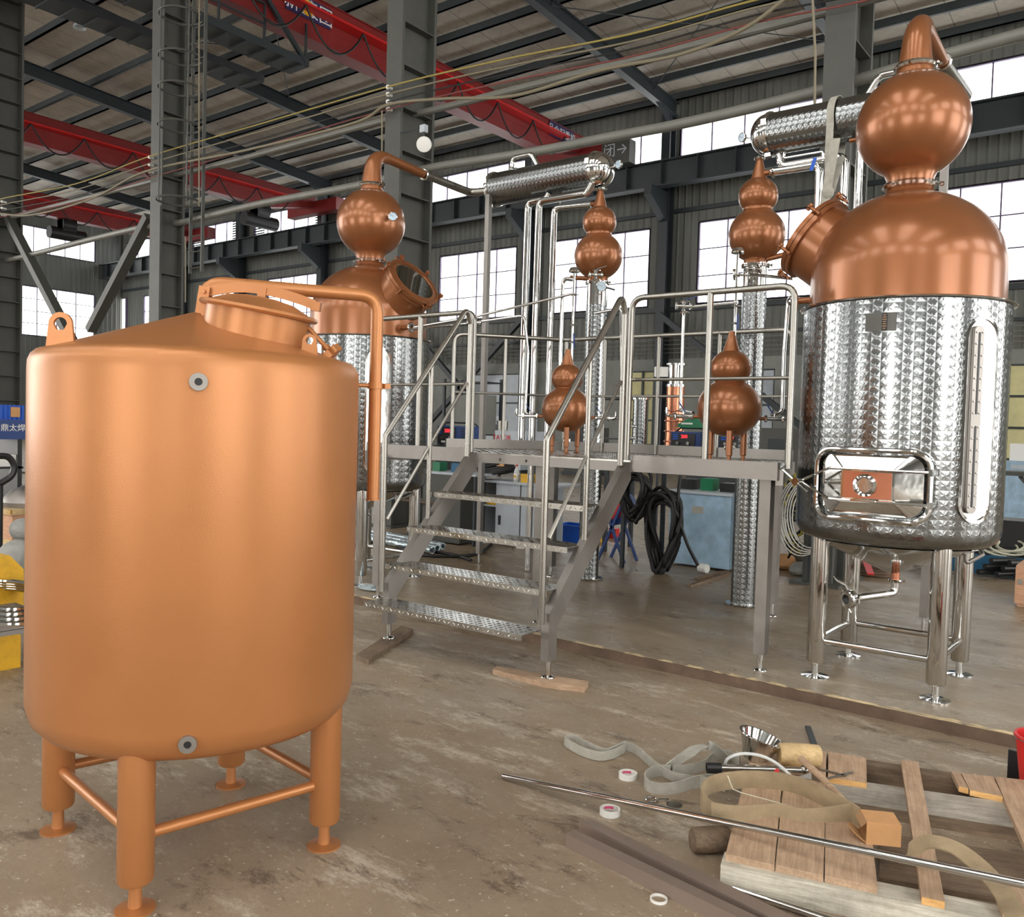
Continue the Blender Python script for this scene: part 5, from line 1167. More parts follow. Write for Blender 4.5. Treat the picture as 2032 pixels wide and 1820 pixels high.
one(MB().pipe(G(999, 1541, FZ + 0.014), G(2300, 1810, PZ + 0.2), 0.0135, 0.011), 'steel_rod', M['polish'], 'long thin steel tube lying from the open floor across the pallet', 'steel tube')
one(MB().pipe(G(1455, 1763, FZ + 0.014), G(1760, 1862, FZ + 0.014), 0.0135, 0.011), 'steel_rod', M['polish'], 'short visible steel tube in front of the whitewashed timber', 'steel tube')
for px, py, r, h, lb, core in ((1246, 1544, 0.043, 0.026, 'roll of white masking tape on the far side of the long tube', 1), (1210, 1616, 0.043, 0.026, 'roll of white masking tape on the near side of the long tube', 1), (1307, 1787, 0.030, 0.009, 'small plain white ring near the square tubes', 0)):
    p = G(px, py, FZ); t = thing('tape_roll' if core else 'plastic_ring', p, lb, 'tape' if core else 'ring')
    MB().lathe([(r * .86, 0), (r, 0), (r, h), (r * .86, h), (r * .86, 0)], p, n=40).build('tape' if core else 'ring', M['white'], t)
    if core:
        MB().lathe([(r * .82, 0), (r * .865, 0), (r * .865, h + .0005), (r * .82, h + .0005), (r * .82, 0)], p, n=40).build('core', M['white'], t)
        MB().lathe([(r * .815, h * .3), (r * .815, h * .75)], p, n=20, a0=radians(95), a1=radians(165)).build('pink_print', M['pink'], t)
UP = V((0, 0, 1))
def gp(pts): return [G(a, b, c) for a, b, c in pts]
z5 = FZ + 0.026
def sling(segs, name, m, label, w, t=0.007):
    root = thing(name, G(segs[0][0][0][0], segs[0][0][0][1], FZ), label, 'sling')
    for pts, side, ww in segs:
        pp = smoothpath(gp(pts), 8); sd = side
        if side == 'flat': sd = [(UP.cross((pp[min(i + 1, len(pp) - 1)] - pp[max(i - 1, 0)]).normalized()) + UP * .35) for i in range(len(pp))]
        MB().strap(pp, ww or w, t, sd).build('webbing', m, root, ang=60)
    return root
sling([([(1124, 1474, z5), (1122, 1468, z5), (1140, 1468, z5), (1165, 1480, z5), (1200, 1494, z5), (1222, 1488, z5), (1240, 1480, z5), (1265, 1490, z5), (1290, 1512, z5), (1320, 1534, z5), (1350, 1545, z5), (1400, 1552, z5), (1440, 1562, z5)], UP, .045),
       ([(1124, 1474, z5), (1150, 1489, z5), (1185, 1500, z5), (1215, 1497, z5), (1240, 1485, z5)], UP, .045),
       ([(1330, 1530, z5), (1300, 1531, z5), (1281, 1543, z5), (1284, 1558, z5), (1310, 1566, z5), (1345, 1563, z5), (1380, 1552, z5), (1420, 1545, z5), (1455, 1530, z5)], UP, .055),
       ([(1316, 1530, FZ + .01), (1345, 1510, .0), (1375, 1490, .05), (1398, 1480, .06), (1416, 1484, .05), (1432, 1500, 0), (1448, 1516, FZ + .01)], CR, .045),
       ([(1335, 1530, z5), (1370, 1526, z5), (1398, 1518, z5), (1415, 1504, z5), (1440, 1498, z5), (1468, 1510, z5)], UP, .05)],
      'web_sling', M['strap'], 'grey webbing sling lying in loops left of the funnel', .05)
b5 = PZ + 0.035
sling([([(1412, 1610, b5), (1394, 1590, b5), (1394, 1572, b5), (1415, 1556, b5), (1460, 1548, b5), (1520, 1548, b5), (1580, 1558, b5), (1630, 1580, b5), (1680, 1606, b5), (1705, 1622, b5)], UP, .075),
       ([(1412, 1610, b5), (1450, 1616, b5), (1500, 1614, b5 - .01), (1540, 1612, b5 - .02), (1590, 1622, b5 - .02), (1650, 1618, b5 - .01), (1690, 1612, b5)], (0.15, 0.2, 1), .07)],
      'web_sling', M['strapb'], 'wide khaki webbing sling looped over the left planks of the pallet', .09)
sling([([(1795, 1706, PZ + .02), (1806, 1690, PZ + .06), (1835, 1672, PZ + .10), (1870, 1674, PZ + .11), (1910, 1692, PZ + .1), (1960, 1735, PZ + .08), (1995, 1780, PZ + .06), (2030, 1850, PZ + .03)], 'flat', .06)],
      'web_sling', M['strapb'], 'khaki webbing sling arching off the lower right corner past the cardboard box', .08)
# mallets
def mallet(c, ax, L, r, label, m, handle=None):
    c = V(c); ax = V(ax).normalized(); t = thing('wooden_mallet', c - V((0, 0, r)), label, 'mallet')
    MB().lathe([(0, 0), (r * .86, 0), (r * .97, .008), (r * 1.02, L * .3), (r, L * .7), (r * .95, L - .008), (r * .84, L), (0, L)], c - ax * L / 2, ax, 24).build('head', m, t)
    if handle: MB().tube(handle, [0.016, 0.014, 0.0145], 12).build('handle', M['w_tan'], t)
    return t
a = G(1545, 1496, PZ + .05); b = G(1628, 1500, PZ + .05); mallet((a + b) / 2, b - a, (b - a).length * .98, 0.05, 'pale wooden mallet with a long handle lying on the pallet planks', M['w_mallet'], [G(1590, 1506, PZ + .06), G(1635, 1548, PZ + .04), G(1676, 1592, PZ + .016)])
a = G(1374, 1668, FZ + .05); b = G(1446, 1664, FZ + .05); mallet((a + b) / 2, b - a, (b - a).length, 0.048, 'dark cracked wooden mallet head on the floor against the pallet', M['w_dark'])
MB()
# funnel, eye bolt, air tool, tubing, tools
p = G(1488, 1512, PZ); t = thing('steel_funnel', p, 'polished wide-mouthed steel funnel standing at the far left of the pallet', 'funnel')
MB().lathe([(.05, 0), (.055, .0), (.07, .04), (.098, .105), (.106, .108), (.106, .113), (.095, .113), (.066, .045), (.048, .01)], p + V((-0.0, 0.05, 0)), (0.25, 0.16, 1), 48).build('funnel_body', M['polish'], t)
p = G(1502, 1478, PZ + .06); t = thing('eye_bolt', G(1502, 1490, PZ), 'small pinkish eye bolt standing beside the steel funnel', 'eye bolt')
q = G(1502, 1488, PZ); MB().cyl(q, q + UP * .045, .012).torus(q + UP * .065, .018, .0055, (CR.y, -CR.x, 0), 24).build('eye', M['steel'], t)
a, b = G(1402, 1524, PZ + 0.01), G(1590, 1530, PZ + .02)
t = thing('air_tool', a, 'grey steel tube tool with a red button lying behind the khaki sling', 'tool'); dd = (b - a).normalized()
MB().tube([a + dd * .06, b], .0185, 16).build('barrel', M['polish'], t); MB().pipe(a, a + dd * .065, .024, .018).build('socket', M['blackp'], t); MB().sph(b + dd * .012 + UP * .005, .022, 16).build('ball_end', M['steel'], t)
MB().lathe([(0, 0), (.01, 0), (.01, .006), (0, .008)], a + (b - a) * .73 - V((0, 0, -.004)) - V((CR.y, -CR.x, 0)) * -.019, (CAM - a), 16).build('red_button', M['redb'], t)
one(MB().tube(smoothpath(gp([(1438, 1522, PZ), (1444, 1506, PZ + .05), (1470, 1496, PZ + .08), (1510, 1500, PZ + .08), (1545, 1518, PZ + .05), (1574, 1545, PZ + .01)])), .007, 10), 'clear_hose', M['clear'], 'arched piece of clear plastic hose over the tube tool', 'hose')
t = thing('pliers', G(1650, 1538, PZ), 'thin steel blades lying on the short plank beside the mallet handle', 'tool')
MB().bar(G(1622, 1525, PZ + .006), G(1680, 1540, PZ + .006), .012, .004).build('blade', M['steel'], t, smooth=False); MB().bar(G(1640, 1546, PZ + .006), G(1692, 1532, PZ + .006), .012, .004).build('blade', M['steel'], t, smooth=False); MB().strap(gp([(1582, 1548, PZ + .006), (1610, 1540, PZ + .015), (1630, 1548, PZ + .01)]), .03, .003, (0.1, .3, 1)).build('strip', M['steel'], t, smooth=False)
one(MB().bar(G(1603, 1442, FZ + .005), G(1618, 1484, FZ + .005), .03, .01), 'black_bar', M['paint_d'], 'short flat dark bar lying beyond the mallet', 'bar', smooth=False)
one(MB().tube(gp([(1444, 1540, PZ + .09), (1454, 1566, PZ + .06), (1470, 1573, PZ + .04), (1612, 1612, PZ + .004)]), .0022, 6), 'bent_wire', M['cable_w'], 'thin bent pale wire lying over the khaki sling', 'wire')
t = thing('shackle', G(1295, 1586, FZ), 'small steel ring and pin beside the long tube', 'shackle'); p = G(1293, 1586, FZ + .01); MB().torus(p, .022, .005, UP, 28, 8, 1.2, 1).build('ring', M['polish'], t); MB().tube([p + CR * .03, p + CR * .075], .004, 8).build('pin', M['polish'], t); MB().lathe([(0, 0), (.035, 0), (.035, .004), (0, .004)], G(1338, 1598, FZ), n=28).build('disc', M['steel'], t)
# cardboard box
p = G(1742, 1668, PZ); t = thing('cardboard_box', p, 'small open brown cardboard box tipped on the pallet planks', 'box')
rz = radians(28); R3 = Matrix.Rotation(rz, 3, 'Z'); c = p + V((0.0, .02, .0)); L, Wd, Hh = .12, .11, .08
def cb(off, sz, M3=None): return MB().box(c + R3 @ V(off), sz, M=(M3 or R3))
m_ = cb((0, 0, .002), (L, Wd, .003)); m_.box(c + R3 @ V((0, -Wd / 2, Hh / 2)), (L, .003, Hh), M=R3); m_.box(c + R3 @ V((0, Wd / 2, Hh / 2)), (L, .003, Hh), M=R3); m_.box(c + R3 @ V((L / 2, 0, Hh / 2)), (.003, Wd, Hh), M=R3); m_.box(c + R3 @ V((0, 0, Hh)), (L, Wd, .003), M=R3)
m_.build('carton', M['card'], t, smooth=False)
oo = c + R3 @ V((-L / 2, 0, .002)); fl = [(0, -Wd / 2), (.02, -Wd / 2)] + [(.02 + .045 * sin(radians(q)), -Wd / 2 * cos(radians(q))) for q in range(0, 181, 15)] + [(.02, Wd / 2), (0, Wd / 2)]
MB().prism(fl, oo, R3 @ V((-.82, 0, .57)), R3 @ V((0, 1, 0)), UP, .003).build('flap', M['card'], t, smooth=False)
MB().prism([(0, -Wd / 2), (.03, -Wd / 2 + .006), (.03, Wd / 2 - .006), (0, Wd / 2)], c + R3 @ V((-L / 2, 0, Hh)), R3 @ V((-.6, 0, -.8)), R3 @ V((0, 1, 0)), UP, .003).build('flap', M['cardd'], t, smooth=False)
# bucket and black post at the right edge
p = G(2072, 1592, FZ); t = thing('red_bucket', p, 'red plastic bucket at the right edge of the picture', 'bucket')
MB().lathe([(0, 0), (.09, 0), (.125, .285), (.131, .285), (.131, .297), (.12, .297), (.088, .01), (0, .01)], p, n=48).build('pail', M['redb'], t)
MB().tube([p + V((.13 * cos(a), .13 * sin(a), .285 + .0)) for a in [radians(100 + q * 8) for q in range(20)]], .003, 6).build('wire_handle', M['steel'], t)
one(MB().box(G(2010, 1560, FZ) + UP * .085, (.05, .02, .17)), 'black_plate', M['blackp'], 'black plate standing just left of the red bucket', 'plate', smooth=False)

# ================================================================ BEHIND THE PLATFORM
def pbox(px0, px1, pyt, Y, depth, pyb=None, zb=0.0, zt=None):
    a, b = PY(px0, (pyt + (pyb or pyt)) / 2, Y), PY(px1, (pyt + (pyb or pyt)) / 2, Y); zt = PY((px0 + px1) / 2, pyt, Y).z if zt is None else zt
    zb = PY((px0 + px1) / 2, pyb, Y).z if pyb else zb
    return a.x, b.x, Y, Y + depth, zb, zt
def B(e): return MB().bb(*e)
def root_of(e, name, label, cat, group=None): return thing(name, ((e[0] + e[1]) / 2, (e[2] + e[3]) / 2, e[4]), label, cat, group)
FR, FU = (1, 0, 0), (0, 0, 1)
def welder(px0, px1, pyt, pyb, Y, label, d=0.5, model='WSM-400', digits='200'):
    e = pbox(px0, px1, pyt, Y, d, pyb); w, h = e[1] - e[0], e[5] - e[4]; t = root_of(e, 'welding_machine', label, 'welder')
    case = B(e).build('case', M['navy'], t, smooth=False)
    f = MB().bb(e[0] + .01, e[1] - .01, Y - .012, Y, e[4] + .02, e[5] - .02).build('front_panel', M['blackp'], t, smooth=False)
    text(digits, h * .24, M['ledr'], f, (e[0] + w * .55, Y - .014, e[4] + h * .76), FR, FU, 'led_digits'); text(model, h * .15, M['white'], f, (e[0] + w * .5, Y - .014, e[4] + h * .24), FR, FU)
    for s in (.3, .72): MB().lathe([(0, .02), (w * .06, .02), (w * .07, 0), (0, 0)], (e[0] + w * s, Y - .012, e[4] + h * .44), (0, -1, 0), 16).build('knob', M['steel'], f)
    for k in range(3): MB().bb(e[0] + .03, e[0] + .10, Y - .015, Y - .012, e[4] + h * (.62 + .1 * k), e[4] + h * (.62 + .1 * k) + .012).build('blue_mark', M['blue'], f, smooth=False)
    MB().bb(e[0] + .02, e[1] - .02, Y - .014, Y - .012, e[4] + .02, e[4] + .045).build('grille', M['steel'], f, smooth=False)
    v_ = MB()
    for c_ in (0.12, .26):
        for k in range(7): v_.bb(e[1], e[1] + .006, Y + c_, Y + c_ + .1, e[4] + .06 + .035 * k, e[4] + .072 + .035 * k)
    v_.build('vent_slots', M['blackp'], case, smooth=False)
    hd = MB().tube(fillet([(e[0] + .04, Y + .05, e[5]), (e[0] + .08, Y + .1, e[5] + .05), (e[1] - .08, Y + d - .1, e[5] + .05), (e[1] - .04, Y + d - .05, e[5])], .04), .012, 8).build('handle', M['blackp'], t)
    return e
# long workbench carrying the welders
e = pbox(1195, 1500, 898, 9.3, .75); t = root_of(e, 'workbench', 'long grey steel workbench behind the right half of the platform', 'bench'); MB().bb(e[0], e[1], e[2], e[3], e[5] - .05, e[5]).build('bench_top', M['palegrey'], t, smooth=False)
for x in (e[0] + .05, e[1] - .05):
    for y in (e[2] + .05, e[3] - .05): MB().bb(x - .025, x + .025, y - .025, y + .025, 0, e[5] - .05).build('leg', M['paint_d'], t, smooth=False)
bz = e[5]
def on(px0, px1, pyt, Y, d, z): a, b = PY(px0, pyt, Y), PY(px1, pyt, Y); return a.x, b.x, Y, Y + d, z, PY((px0 + px1) / 2, pyt, Y).z
e2 = welder(1331, 1381, 857, 897, 9.35, 'blue welding machine reading 200 in red digits, left of the right-hand copper vessel', .45)
e3 = welder(1426, 1474, 859, 898, 9.38, 'blue welding machine partly hidden behind the right-hand copper vessel', .45, digits='24')
t = thing('green_grinder_case', ((e2[0] + e2[1]) / 2, 9.5, e2[5] + .05), 'green and white machine sitting on top of the left welding machine', 'machine'); a, b = PY(1347, 845, 9.45), PY(1392, 845, 9.45); g_ = MB().prism([(a.x, e2[5] + .051), (b.x + .03, e2[5] + .051), (b.x, PY(1370, 833, 9.45).z + .02), (b.x - .12, PY(1370, 833, 9.45).z + .03), (a.x, PY(1370, 842, 9.45).z)], (0, 9.42, 0), (1, 0, 0), (0, 0, 1), (0, 1, 0), .3).build('body', M['green'], t, smooth=False); MB().bb(a.x + .05, b.x - .1, 9.41, 9.42, e2[5] + .09, e2[5] + .11).build('stripe', M['white'], t, smooth=False)
e = on(1250, 1311, 884, 9.32, .06, bz); one(B(e), 'perforated_strip', M['cabblue'], 'light blue perforated strip on the workbench', 'panel', smooth=False)
p = PY(1270, 850, 9.85); p.z = bz; t = thing('column_section', p, 'short quilted steel column section standing on the workbench', 'column section'); zt_ = PY(1270, 790, 9.85).z
MB().lathe([(.10, 0), (.10, zt_ - bz - .02)], p, n=32).build('shell', M['quilt_col'], t); MB().lathe([(.09, -.02), (.125, -.02), (.125, 0), (.09, 0)], (p.x, p.y, zt_), n=32).build('flange', M['polish'], t)
for q in (.25, .5): MB().cyl((p.x, p.y - .09, bz + q * .6), (p.x - .12, p.y - .13, bz + q * .6), .018).build('port', M['polish'], t)
p = PY(1338, 850, 9.95); p.z = bz; t = thing('copper_column_section', p, 'bright copper column section wrapped in film with a steel top flange', 'column section'); zm_ = PY(1338, 768, 9.95).z; zt_ = PY(1338, 722, 9.95).z
MB().lathe([(.115, 0), (.12, .1), (.113, .2), (.12, .35), (.114, zm_ - bz)], p, n=32).build('copper_shell', M['rawcopper'], t); MB().lathe([(.1, zm_ - bz), (.13, zm_ - bz), (.13, zm_ - bz + .03), (.1, zm_ - bz + .03), (.1, zt_ - bz - .02), (.13, zt_ - bz - .02), (.13, zt_ - bz), (.09, zt_ - bz)], p, n=32).build('steel_head', M['polish'], t)
for k in range(4): MB().torus(p + V((0, 0, .12 + .13 * k)), .123, .01, n=28).build('clamp_band', M['rawcopper'], t)
# pale blue cabinet, hoses, rack
e = pbox(1330, 1452, 981, 9.0, .6); t = root_of(e, 'pale_blue_cabinet', 'scratched pale blue steel cabinet under the platform', 'cabinet'); MB().bb(e[0], e[1], e[2], e[3], 0.03, e[5]).build('carcass', M['cabblue'], t, smooth=False); MB().bb(e[0] - .02, e[1] + .02, e[2] - .02, e[3], e[5], e[5] + .03).build('rim', M['palegrey'], t, smooth=False); MB().bb(e[0] + .28, e[0] + .42, e[2] - .004, e[2], e[5] - .22, e[5] - .14).build('worn_label', M['strap'], t, smooth=False)
ct = e[5] + .03
for k, (dx, c, s) in enumerate(((.1, 'blackp', (.16, .2, .12)), (.35, 'green', (.15, .18, .14)), (.62, 'blackp', (.2, .2, .1)))): one(MB().box((e[0] + dx, 9.3, ct + s[2] / 2), s), 'toolbox', M[c], ['black metal box on the left of the pale blue cabinet', 'green box on the pale blue cabinet', 'dark box on the right of the pale blue cabinet'][k], 'box', smooth=False)
def loops(c, n, rx, rz, r, m, name, label, cat, sp=.04, tilt=0.1):
    t = thing(name, V(c) - V((0, 0, rz)), label, cat)
    for k in range(n):
        q = V(c) + V((random.uniform(-sp, sp), random.uniform(-sp, sp) * 1.5, random.uniform(-sp, sp) * 1.2)); a_, b_ = rx * random.uniform(.82, 1.1), rz * random.uniform(.85, 1.08); ph = random.uniform(-tilt, tilt)
        MB().tube([q + V((a_ * cos(x) * cos(ph) + b_ * .12 * sin(2 * x), .05 * sin(x * 2 + k), b_ * sin(x) + a_ * cos(x) * sin(ph))) for x in [2 * pi * i / 28 for i in range(28)]], r, 8, closed=True).build('coil_turn', m, t)
    return t
c = PY(1318, 1060, 8.35); loops((c.x, 8.35, c.z), 11, .15, .44, .021, M['black'], 'hose_coil', 'bundle of black welding hoses hanging in long loops under the platform', 'hose', .045)
c = PY(1262, 985, 8.3); loops((c.x, 8.3, c.z), 8, .13, .25, .02, M['black'], 'hose_coil', 'smaller bundle of black hoses hanging just right of the stair stringer', 'hose', .045)
a = PY(1240, 940, 8.4); b = PY(1352, 940, 8.4); t = thing('hose_rack', (a.x, 8.4, 0), 'dark steel rack that the black hoses hang from', 'rack')
MB().bar((a.x, 8.4, 1.25), (b.x, 8.4, 1.25), .03, .03).build('top_bar', M['paint_d'], t, smooth=False)
for x in (a.x, PY(1318, 940, 8.4).x): MB().bb(x - .02, x + .02, 8.38, 8.42, 0, 1.25).build('leg', M['paint_d'], t, smooth=False)
one(MB().tube(smoothpath([PY(1352, 930, 8.4), PY(1345, 1010, 8.35), PY(1362, 1075, 8.4), PY(1385, 1122, 8.5)]), .018, 8), 'black_hose', M['black'], 'single black hose hanging down to a white roller on the floor', 'hose')
p = G(1388, 1136); p.z = .055; one(MB().cyl(p, p + V((.1, -.02, 0)), .05), 'white_roller', M['white'], 'small white roller on the floor in front of the pale blue cabinet', 'roller')
for k, (a, b, lb) in enumerate((((1368, 1163), (1445, 1140), 'nearer of two dark wooden sticks on the floor behind the right column'), ((1380, 1150), (1445, 1133), 'farther of two dark wooden sticks on the floor behind the right column'))): one(MB().bar(G(*a, .012), G(*b, .012), .035, .024), 'wood_stick', M['w_dark'], lb, 'stick', smooth=False)
# grey cabinets behind the stairs
e = pbox(985, 1075, 962, 8.7, .5); t = root_of(e, 'tool_cabinet', 'pale grey cabinet door with a black slot seen between the stair treads', 'cabinet'); MB().bb(e[0], e[1], e[2], e[3], .08, e[5]).build('carcass', M['palegrey'], t, smooth=False); a = PY(991, 1032, 8.7); MB().bb(a.x - .012, a.x + .02, 8.685, 8.7, a.z - .06, a.z + .06).build('handle_slot', M['blackp'], t, smooth=False)
x = PY(1032, 1030, 8.7).x; MB().bb(x - .006, x + .006, 8.694, 8.7, .1, e[5]).build('door_gap', M['paint_d'], t, smooth=False); MB().bb(e[0] - .3, e[1] + .25, e[2] - .03, e[3], e[5], e[5] + .03).build('top_tray', M['palegrey'], t, smooth=False)
MB().bb(e[0] - .3, e[0] - .28, e[2], e[3], .05, e[5]).build('side_panel', M['palegrey'], t, smooth=False); MB().bb(e[0] - .28, e[0], e[2] + .4, e[3], .05, e[5]).build('dark_back', M['paint_d'], t, smooth=False); MB().bb(e[0] - .28, e[0], e[2], e[3], .5, .52).build('shelf', M['palegrey'], t, smooth=False)
tz = e[5] + .03
h = thing('safety_helmet', (e[0] - .13, 8.85, .52), 'yellow safety helmet on the shelf beside the grey cabinet door', 'helmet'); MB().lathe([(.13, 0), (.105, .012), (.1, .06), (.07, .1), (0, .12)], (e[0] - .13, 8.85, .52), n=28).build('shell', M['yellow'], h)
p = PY(1022, 950, 8.72); t = thing('drink_bottle', (p.x, 8.75, tz), 'clear drink bottle with a white and orange label on the cabinet tray', 'bottle'); MB().lathe([(0, 0), (.035, 0), (.036, .12), (.03, .15), (.014, .18), (.014, .2), (0, .2)], (p.x, 8.75, tz), n=20).build('bottle_body', M['clear'], t); MB().lathe([(.0365, .03), (.0365, .11)], (p.x, 8.75, tz), n=20).build('paper_label', M['white'], t); MB().cyl((p.x, 8.75, tz + .2), (p.x, 8.75, tz + .22), .016).build('cap', M['redb'], t); MB().lathe([(0, .001), (.018, .001)], (p.x, 8.713, tz + .07), (0, -1, 0), 16).build('orange_mark', M['yellow'], t)
p = PY(1044, 945, 8.72); one(MB().box((p.x, 8.78, tz + .055), (.17, .12, .11)), 'yellow_carton', M['yellow'], 'small yellow carton beside the drink bottle', 'box', smooth=False)
p = PY(1062, 945, 8.72); one(MB().sph((p.x + .04, 8.8, tz + .05), .065, 12, (1.1, 1, .85)), 'blue_bag', M['navy'], 'crumpled dark blue bag right of the yellow carton', 'bag')
p = PY(965, 945, 8.6); t = thing('hose_bundle', (p.x, 8.8, tz), 'bundle of black hose piled on the cabinet tray left of the bottle', 'hose')
for k in range(8): MB().tube([V((p.x + .27 * cos(x) + .03 * sin(k), 8.8 + .1 * sin(x), tz + .035 + .022 * k + .05 * sin(x * 2 + k) * (k > 3) * .4 + .1 * cos(x) * .5 + .05)) for x in [2 * pi * i / 26 for i in range(26)]], .02, 8, closed=True).build('coil_turn', M['black'], t)
p = PY(985, 938, 8.65); one(MB().prism([(0, 0), (.16, 0), (.12, .1), (.03, .04)], (p.x - .08, 8.7, tz + .19), (1, 0, 0), (0, 0, 1), (0, 1, 0), .1), 'paper_bag', M['card'], 'crumpled brown paper bag on top of the black hose bundle', 'bag', smooth=False)
e = pbox(840, 915, 942, 8.3, .5); t = root_of(e, 'grey_machine', 'large dull grey cabinet behind the left part of the stairs', 'cabinet'); MB().bb(*e[:4], 0.02, e[5]).build('carcass', M['paint'], t, smooth=False); MB().bb(e[0], e[1] + .2, e[2] + .05, e[3], e[5], e[5] + .03).build('top', M['palegrey'], t, smooth=False)
MB().bb(e[1] + .17, e[1] + .2, e[2] + .05, e[2] + .1, 0, e[5]).build('leg', M['paint_d'], t, smooth=False)
gz = e[5] + .03
for px, c, lb in ((868, 'green', 'small green box hanging under the platform beside grey cables'), (905, 'cyanb', 'small teal box on the grey cabinet top')): p = PY(px, 925, 8.5); one(MB().box((p.x, 8.55, gz + .06), (.13, .15, .12)), 'equipment_box', M[c], lb, 'box', smooth=False)
# welder + grey case seen over the left part of the deck
e = pbox(860, 1060, 888, 9.6, .7); t = root_of(e, 'equipment_table', 'dark table carrying the left welding machine and the grey case', 'table'); tze = e[5]; MB().bb(e[0], e[1], e[2], e[3], e[5] - .04, e[5]).build('table_top', M['paint_d'], t, smooth=False)
for x in (e[0] + .05, e[1] - .05): MB().bb(x - .03, x + .03, e[2] + .05, e[3] - .05, 0, e[5] - .04).build('leg', M['paint_d'], t, smooth=False)
welder(868, 905, 845, 887, 9.65, 'blue welding machine with vent slots seen left of the stair post', .6)
e = pbox(982, 1044, 855, 9.62, .5, 887.5); t = root_of(e, 'grey_case', 'grey wire-feeder case with red lettering', 'case'); o = B(e).build('case', M['palegrey'], t, smooth=False); text('TAYOR', .1, M['redb'], o, (e[0] + .13, 9.615, e[4] + .13), FR, FU)
p = PY(997, 840, 9.85); one(MB().lathe([(0, 0), (.08, 0), (.085, .14), (0, .14)], (p.x, 9.85, e[5]), n=24), 'steel_pot', M['steel'], 'small steel pot on the grey wire-feeder case', 'pot')
e = on(1046, 1060, 868, 9.66, .02, tze); one(B(e), 'metal_sheet', M['palegrey'], 'small pale sheet standing on the table just right of the grey case', 'panel', smooth=False)
# blue crates and small things on the floor behind the stairs
for (a, b, yt, yb, Y, lb) in ((1100, 1150, 1042, 1072, 9.6, 'blue plastic crate holding white bags behind the right stringer'), (1062, 1078, 1030, 1066, 9.6, 'blue plastic crate edge just right of the grey cabinet')):
    e = pbox(a, b, yt, Y, .35, None); e = (e[0], e[1], e[2], e[3], 0.0, e[5]); t = root_of(e, 'plastic_crate', lb, 'crate')
    w_ = .015; m_ = MB(); m_.bb(e[0], e[1], e[2], e[2] + w_, 0, e[5]); m_.bb(e[0], e[1], e[3] - w_, e[3], 0, e[5]); m_.bb(e[0], e[0] + w_, e[2], e[3], 0, e[5]); m_.bb(e[1] - w_, e[1], e[2], e[3], 0, e[5]); m_.bb(e[0], e[1], e[2], e[3], 0, .02); m_.bb(e[0] - .012, e[1] + .012, e[2] - .012, e[2] + .01, e[5] - .03, e[5]); m_.build('tub', M['blue'], t, smooth=False)
p = G(1225, 1112); t = thing('folding_stand', p, 'blue folding trestle with an orange reel right of the stairs', 'stand')
for k, s in enumerate((-1, 1)): MB().bar((p.x - .18 * s, p.y - .15, .0), (p.x + .14 * s, p.y - .15, .72), .03, .03).build('leg', M['navy'], t, smooth=False)
for k, s in enumerate((-1, 1)): MB().bar((p.x - .18 * s, p.y + .15, .0), (p.x + .14 * s, p.y + .15, .72), .03, .03).build('leg', M['navy'], t, smooth=False)
MB().cyl((p.x, p.y - .12, .62), (p.x, p.y + .12, .62), .19, n=28).build('reel', M['navy'], t); MB().cyl((p.x, p.y - .125, .62), (p.x, p.y - .115, .62), .12, n=28).build('orange_core', M['redb'], t)
for px, py, m, lb in ((1188, 1075, 'yellow', 'yellow tin on the floor behind the quilted column'), (1036, 1088, 'white', 'white and yellow carton on the floor behind the third tread'), (1218, 1068, 'redb', 'small red and yellow carton beside the blue trestle')): p = G(px, py); one(MB().box(p + V((0, 0, .07)), (.12, .1, .14)), 'carton', M[m], lb, 'box', smooth=False)
# film-wrapped tubes bundle on the floor under the left still
t = None
for k, (a, b) in enumerate((((735, 1068), (858, 1092)), ((738, 1062), (868, 1088)), ((742, 1056), (879, 1084)))):
    one(MB().pipe(G(*a, .05), G(*b, .05), .045, .03), 'wrapped_tube', M['foil'], ['nearest of three film-wrapped tubes on the floor', 'middle of three film-wrapped tubes on the floor', 'farthest of three film-wrapped tubes on the floor'][k], 'tube', 'film-wrapped tubes')
one(MB().sph(G(735, 1170) + UP * .02, .12, 14, (1.3, .8, .25)), 'crumpled_film', M['foil'], 'crumpled plastic film under the left still foot', 'film')
for k, pts in enumerate((((700, 1085), (760, 1076), (830, 1100), (900, 1104), (950, 1098), (975, 1080)), ((790, 1098), (850, 1094), (905, 1102), (935, 1112)))): one(MB().tube(smoothpath([G(a, b, .018) for a, b in pts]), .018, 8), 'floor_cable', M['black'], ['thick black cable snaking on the floor behind the stairs', 'second black cable lying beside the film-wrapped tubes'][k], 'cable')
one(MB().tube(smoothpath([G(a, b, .008) for a, b in ((735, 1082), (770, 1090), (800, 1080), (780, 1072), (750, 1086))]), .006, 6), 'yellow_twine', M['cable_y'], 'thin yellow cord looped on the floor below the left still', 'cord')
# red table with rods behind the left still
p = G(820, 1075); t = thing('small_trolley', p, 'small trolley with reddish top behind the left still leg', 'trolley'); MB().box((p.x, p.y + .3, .52), (.7, .4, .02)).build('top', M['kerbf'], t, smooth=False)
for s in (-.3, .3): MB().bar((p.x + s, p.y + .2, 0), (p.x + s * .7, p.y + .2, .51), .03, .03).build('leg', M['steel'], t, smooth=False)
